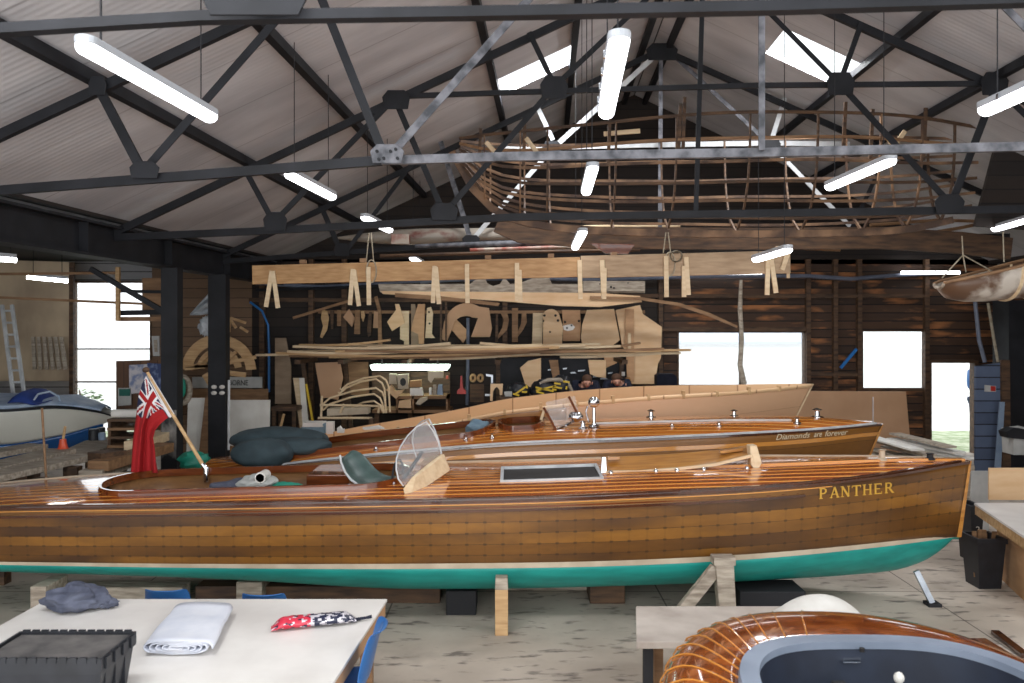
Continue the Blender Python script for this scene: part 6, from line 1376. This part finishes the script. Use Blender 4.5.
b = MB(); b.box((PX(868, 11.8), 11.3, .58), (PX(955, 11.8), 12.5, .66)); b.build('top', 'timber_grey', r)
for x in (872, 948):
    for y in (11.35, 12.4): b = MB(); b.box((PX(x, 11.8), y, 0), (PX(x, 11.8)+.07, y+.07, .58)); b.build('leg', 'timber_grey', r)
slab('blue_pipe_clip', 'short blue plastic strip on the wall between the windows', 'strip', [(840, 367), (856, 348), (858, 350), (842, 369)], 16.35, .04, 'blue_hose')
slab('leaning_plank', 'blue-grey plank leaning on the open blue door', 'plank', [(1000, 402), (1005, 402), (1001, 470), (995, 470)], 14.1, .03, 'blue_grey')

slab('plywood_offcut', 'square plywood sheet standing on the pale-topped bench with the ply side', 'board', [(989, 468), (1040, 468), (1040, 500), (989, 500)], 9.2, .02, 'ply')
slab('grey_board', 'pale grey board standing left of the right-hand bench', 'board', [(972, 471), (989, 471), (989, 560), (968, 558)], 10.3, .02, 'sign_white')
r = root('side_bench', (6.0, 8.2, 0), 'bench with a pale top and a ply side panel, beside the black bins', 'bench')
b = MB(); b.prism([P(975, 503, 8.55), P(1060, 503, 8.55), P(1060, 535, 7.0), P(1022, 533, 7.15)], (0, 0, -.02)) ; 
zt = P(975, 503, 8.55).z; poly = [(PX(975, 8.55), 8.55), (6.9, 8.55), (6.9, 6.9), (PX(1010, 7.3), 6.9)]
b = MB(); b.prism([(x, y, zt-.12) for x, y in poly], (0, 0, .1)); b.build('apron', 'timber', r); b = MB(); b.prism([(x-.01, y, zt-.02) for x, y in poly], (0, 0, .022)); b.build('worktop', 'white', r)
b = MB(); b.prism([(5.11, 8.38, 0), (5.11, 8.38, zt-.13), (4.72, 6.95, zt-.13), (4.72, 6.95, 0)][::-1], (.03, 0, 0)); b.build('side_panel', 'ply_brown', r)
b = MB(); b.box((5.12, 8.35, 0), (5.2, 8.45, zt-.12)); b.build('leg', 'timber', r)
for (xa, xb, yt, yb, Dp, lab, num) in ((971, 984, 506, 563, 8.9, 'tall black bin with a white number left of the right-hand bench', True), (978, 1006, 539, 579, 8.0, 'square black bin full of offcuts under the right-hand bench', False)):
    X0, X1 = PX(xa, Dp), PX(xb, Dp); zt_ = PZ(yt, Dp); 
    r = root('bin', ((X0+X1)/2, Dp, 0), lab, 'bin'); rows = []
    for q, z in ((.03, .0), (.0, zt_-.05), (-.012, zt_-.05), (-.012, zt_), (.015, zt_), (.03, .06)): rows.append([Vector(p) for p in ((X0+q, Dp+q, z), (X1-q, Dp+q, z), (X1-q, Dp+.3-q, z), (X0+q, Dp+.3-q, z))])
    b = MB(); b.grid(rows, closed=True); b.f.append((3, 2, 1, 0)); b.mi.append(0); b.build('tub', 'black', r, smooth=False)
    if num: text_on(None, '2', 976, 980, 532, 532, 8, 'white', r, name='number', shear=0, D0=Dp-.02)
    else:
        for k in range(5): b = MB(); x = lerp(X0+.04, X1-.05, k/4); b.bar((x, Dp+.1+.03*k, .1), (x+R(-.03, .03), Dp+.15, zt_+R(-.02, .06)), .04, .02); b.build('offcut', 'timber_mid', r)
# dark clutter on the right wall side
slab('steel_cabinet', 'dark cabinet standing behind the open blue door', 'cabinet', [(1009, 300), (1040, 300), (1040, 470), (1009, 470)], 14.6, .5, 'steel')
slab('grey_toolbox', 'pale grey tool box on the right beside the blue door', 'box', [(1013, 430), (1030, 428), (1030, 455), (1014, 455)], 12.5, .3, 'sign_white')
slab('machine_arm', 'dark machine arm above the pale tool box', 'machine', [(1006, 432), (1014, 428), (1030, 430), (1030, 440), (1008, 438)], 12.4, .2, 'steel')
# wooden offcuts bottom right on the floor
for i, (a, c, m, lab) in enumerate((((978, 640), (1018, 665), 'mahog', 'reddish board offcut on the floor behind the round-decked boat'), ((995, 632), (1026, 656), 'mahog_rail', 'dark narrow offcut on the floor right of the reddish one'), ((950, 642), (975, 655), 'timber_mid', 'brown offcut next to the round-decked boat'))):
    Dp = 2.63*F/(a[1]-HY); b = MB(); A, C = P(a[0], a[1], Dp), P(c[0], c[1], 2.63*F/(c[1]-HY)); A.z = C.z = .02; b.bar(A, C, .13 if i != 1 else .07, .035, up=(0, 0, 1)); tag(b.build('wood_offcut', m, bevel=.004), lab, 'offcut')
b = MB(); b.box((2.55, 4.7, .55), (4.1, 5.6, .6)); o = b.build('low_platform', 'bench_top', bevel=.006) if False else None

# ================================================================ left side bay
struct(slab('wall_left', None, None, [(-60, 258), (70, 262), (70, 381), (-60, 381)], 15.6, .04, 'ply_wall'))
b = MB(); b.box(P(69, 262, 15.55), P(73, 460, 15.55)+Vector((0, .08, 0))); o = b.build('trim_20', 'timber_dark'); struct(o)
r = root('ladder', P(14, 350, 14.6), 'aluminium ladder standing against the stained ply wall behind the motor boat', 'ladder')
for a, c in (((2, 305), (14, 400)), ((12, 305), (25, 400))): b = MB(); b.bar(P(*a, 14.6), P(*c, 14.2), .05, .05); b.build('stile', 'steel_white', r)
for k in range(8): t = (k+.5)/8; b = MB(); b.tube([P(2+12*t, 305+95*t, 14.6-.4*t), P(12+13*t, 305+95*t, 14.6-.4*t)], .02, 6); b.build('rung', 'steel_white', r)
for i in range(6):
    x = 31+i*5.6; slab('hung_board', ('leftmost', 'second from left', 'third from left', 'third from right', 'second from right', 'rightmost')[i]+' of the six grey boards hung below the ply wall', 'board', [(x, 337), (x+3.5, 337), (x+5+(i*.6), 369), (x+1.5+(i*.6), 370)], 15.3, .03, 'timber_grey', 'grey boards hung in a row')
r = root('storage_rack', P(130, 300, 12.5), 'open timber rack hung under the side bay roof, left of the first post', 'rack')
b = MB(); b.bar(P(118, 267, 12.6), P(118, 321, 12.6), .06, .05); b.build('upright', 'timber', r)
for a, c, m, w_ in (((0, 274), (120, 273), 'timber_mid', .04), ((-10, 297), (148, 304), 'timber_mid', .04), ((118, 291), (165, 292), 'steel', .05), ((118, 313), (165, 312), 'steel', .08), ((118, 319), (162, 319), 'timber_mid', .07)):
    b = MB(); b.bar(P(*a, 12.7), P(*c, 12.7), w_, .05); b.build('rail', m, r)
slab('brown_board', 'olive brown board at the end of the hung rack', 'board', [(142, 278), (163, 278), (163, 310), (142, 310)], 12.9, .03, 'timber_mid')
slab('pin_board', 'brown board wall panel behind the posters', 'board', [(116, 361), (152, 360), (165, 360), (165, 425), (116, 425)], 14.2, .04, 'wall_brown')
slab('wall_poster', 'white and blue poster partly hidden by the flag', 'poster', [(129, 365), (150, 364), (150, 392), (129, 394)], 14.1, .015, 'poster')
slab('wall_poster', 'dark blue poster right of the flagstaff top', 'poster', [(147, 363), (164, 364), (164, 392), (150, 396)], 14.05, .015, 'poster_blue')
o = slab('safety_notice', 'small green and white safety notice left of the flag', 'notice', [(118, 388), (131, 388), (131, 405), (118, 406)], 14.1, .02, 'sign_white')
slab('green_panel', None, None, [(119, 389), (130, 389), (130, 396), (119, 396)], 14.09, .01, 'poster_green', parent=o)
slab('picture', 'small framed white card beside the first post', 'picture', [(151.5, 336), (159, 336), (159.5, 356), (153, 356)], 14.6, .03, 'sign_white')
slab('card_print', 'dark print inside the small framed card', 'print', [(153.5, 340), (157, 340), (157.5, 352), (154.5, 352)], 14.58, .01, 'timber_grey')
b = MB(); rows = []
for px, y0, y1 in ((190, 314, 315), (200, 303, 315), (208, 294, 314), (212, 290, 314)): rows.append([P(px, lerp(y0, y1, k/5), 14.2+.08*math.sin(k*2+px)) for k in range(6)])
b.grid(rows); tag(b.build('plastic_bag', 'plastic_sheet', solid=.01), 'translucent plastic sheet draped high between the posts', 'plastic sheet')
b = MB(); b.blob(P(206, 326, 14.3), (.12, .08, .16), .45, 3, 24, 16, 6); tag(b.build('plastic_wrap', 'plastic_sheet'), 'crumpled clear plastic beside the second post', 'plastic wrap')
b = MB(); b.tube([P(183+7*math.cos(t), 390+13*math.sin(t), 14.6) for t in [2*math.pi*i/24 for i in range(25)]], .05, 8, cap=False); tag(b.build('hose_coil', 'timber_grey'), 'coiled hose hanging between the posts', 'hose')
b = MB(); b.blob(P(182, 388, 14.5), (.07, .06, .17), .1, 3, 20, 14); tag(b.build('green_bottle', 'green_box'), 'green plastic bottle hung inside the coiled hose', 'bottle')
b = MB(); b.blob(P(194, 461, 11.0), (.2, .15, .13), .3, 2.5, 20, 14, 7); tag(b.build('green_bag', 'green_box'), 'green plastic bag lying left of the staff foot', 'bag')
r = root('folding_stand', P(195, 462, 10.9), 'low brown crate under the green bag', 'crate'); b = MB(); b.box((PX(183, 10.9), 10.85, 0), (PX(232, 10.9), 11.2, PZ(468, 10.9))); b.build('box', 'timber_mid', r)
b = MB(); b.tube([P(229, 380, 12.5), P(228.5, 450, 12.5)], .02, 8); tag(b.build('white_pole', 'steel_white'), 'thin white pole standing right of the clamped post', 'pole')
# workbenches of heavy planks
random.seed(21)
WB = [([(-20, 466), (40, 447), (83, 451), (83, 463), (-20, 494)], 9.3), ]
r = root('plank_staging', P(40, 470, 9.6), 'low staging of heavy grey planks at the left behind the launch stern', 'staging')
for a, c, w_, zz in (((-30, 458), (38, 446), .35, .0), ((-30, 474), (62, 451), .4, 0), ((-20, 480), (82, 457), .36, 0)):
    Da = (H-.98)*F/(a[1]-HY); Dc = (H-.98)*F/(c[1]-HY); A = P(a[0], a[1], Da); C = P(c[0], c[1], Dc); b = MB(); b.bar(A, C, w_, .07, up=(0, 0, 1)); b.build('plank', 'timber_grey', r, bevel=.006)
for a in ((-5, 495), (35, 480), (70, 468), (20, 460)):
    Da = (H-.93)*F/(a[1]-HY); p = P(a[0], a[1], Da); b = MB(); b.box((p.x-.06, p.y+.05, 0), (p.x+.06, p.y+.17, .93)); b.build('leg', 'timber_dark', r)
r = root('sander_bench', P(100, 440, 11.2), 'grey plank bench top carrying tins in front of the motor boat', 'bench')
z_ = .95
def on(z, px, py): Dp = (H-z)*F/(py-HY); return P(px, py, Dp)
b = MB(); b.prism([on(z_, 84, 441), on(z_, 112, 436), on(z_, 112, 446), on(z_, 62, 460), on(z_, 60, 452)][::-1], (0, 0, -.06)); b.build('top', 'timber_grey', r)
for q in ((66, 456), (108, 441), (88, 440)): p = on(z_, *q); b = MB(); b.box((p.x-.04, p.y, 0), (p.x+.04, p.y+.08, z_-.06)); b.build('leg', 'timber_dark', r)
# plunger and tins
p = on(z_+.02, 63, 452)
r = root('plunger', p, 'orange-red rubber plunger standing on the grey planks', 'plunger'); b = MB(); b.lathe((p.x, p.y, z_+.0), [(.10, 0), (.098, .03), (.06, .08), (.045, .14), (.04, .19), (0, .2)], 16); b.build('cup', 'orange', r)
b = MB(); b.tube([(p.x, p.y, z_+.18), (p.x+.03, p.y, z_+.36)], .018, 8); b.build('handle', 'timber', r)
for px, py, s, m, lab in ((94, 440, .075, 'black', 'black tin, left one on the grey bench top'), (101, 436, .06, 'black', 'small black tin behind on the grey bench top'), (102, 440, .05, 'blue_grey', 'blue-grey jar on the grey bench top')):
    p = on(z_, px, py); b = MB(); b.lathe((p.x, p.y, z_), [(s, 0), (s, s*2.0), (s*.9, s*2.05), (s*.9, s*2.2), (0, s*2.2)], 16); tag(b.build('tin', m), lab, 'tin')
b = MB(); b.tube([(PX(51, 9.0), 9.0, 0), P(42, 408, 9.0)], .013, 8); tag(b.build('iron_rod', 'timber_mid'), 'thin rusty rod standing upright in front of the motor boat', 'rod')
# timber stack by the flag
r = root('timber_crate', P(122, 430, 10.9), 'dark slatted crate with a white rolled top left of the flag', 'crate')
c0, c1 = P(107, 448, 10.9), P(137, 419, 10.9)
for k in range(4): b = MB(); z = lerp(c0.z, c1.z, k/3.3); b.box((c0.x, 10.9, z), (c1.x, 11.4, z+.035)); b.build('slat', 'timber_dark' if k % 2 else 'timber_mid', r)
for x in (c0.x, c1.x-.04): b = MB(); b.box((x, 10.92, 0), (x+.04, 11.38, c1.z)); b.build('upright', 'timber_dark', r)
b = MB(); b.tube([(c0.x-.02, 11.1, c1.z+.05), (c1.x+.05, 11.1, c1.z+.055)], .06, 10); tag(b.build('foam_roll', 'white_cloth'), 'white foam roll lying on the dark slatted crate', 'roll')
STK = [((90, 476), (128, 460), .9, 'timber_grey', 'grey beam end in the timber pile under the slatted crate'), ((98, 466), (165, 447), 1.0, 'timber_mid', 'long brown plank across the timber pile left of the flag'), ((96, 486), (128, 480), .82, 'timber_grey', 'thick grey block low in the timber pile'), ((112, 490), (136, 486), .78, 'timber_mid', 'brown block at the bottom of the timber pile'), ((134, 446), (166, 434), 1.08, 'timber_pale', 'pale board behind the flag beside the first post'), ((94, 458), (120, 454), 1.06, 'timber_dark', 'dark offcut on top of the timber pile')]
for i, (a, c, z, m, lab) in enumerate(STK):
    A, C = on(z, *a), on(z, *c)
    b = MB(); b.bar(A, C, .26, .12, up=(0, 0, 1)); o = tag(b.build('timber_baulk', m, bevel=.005), lab, 'timber')
r = root('pile_bearer', (PX(115, 9.8), 9.8, 0), 'dark bearers under the timber pile left of the flag', 'bearer'); b = MB(); b.box((PX(95, 9.8), 9.6, 0), (PX(150, 9.8), 10.6, .72)); b.build('block', 'timber_dark', r, bevel=.01)
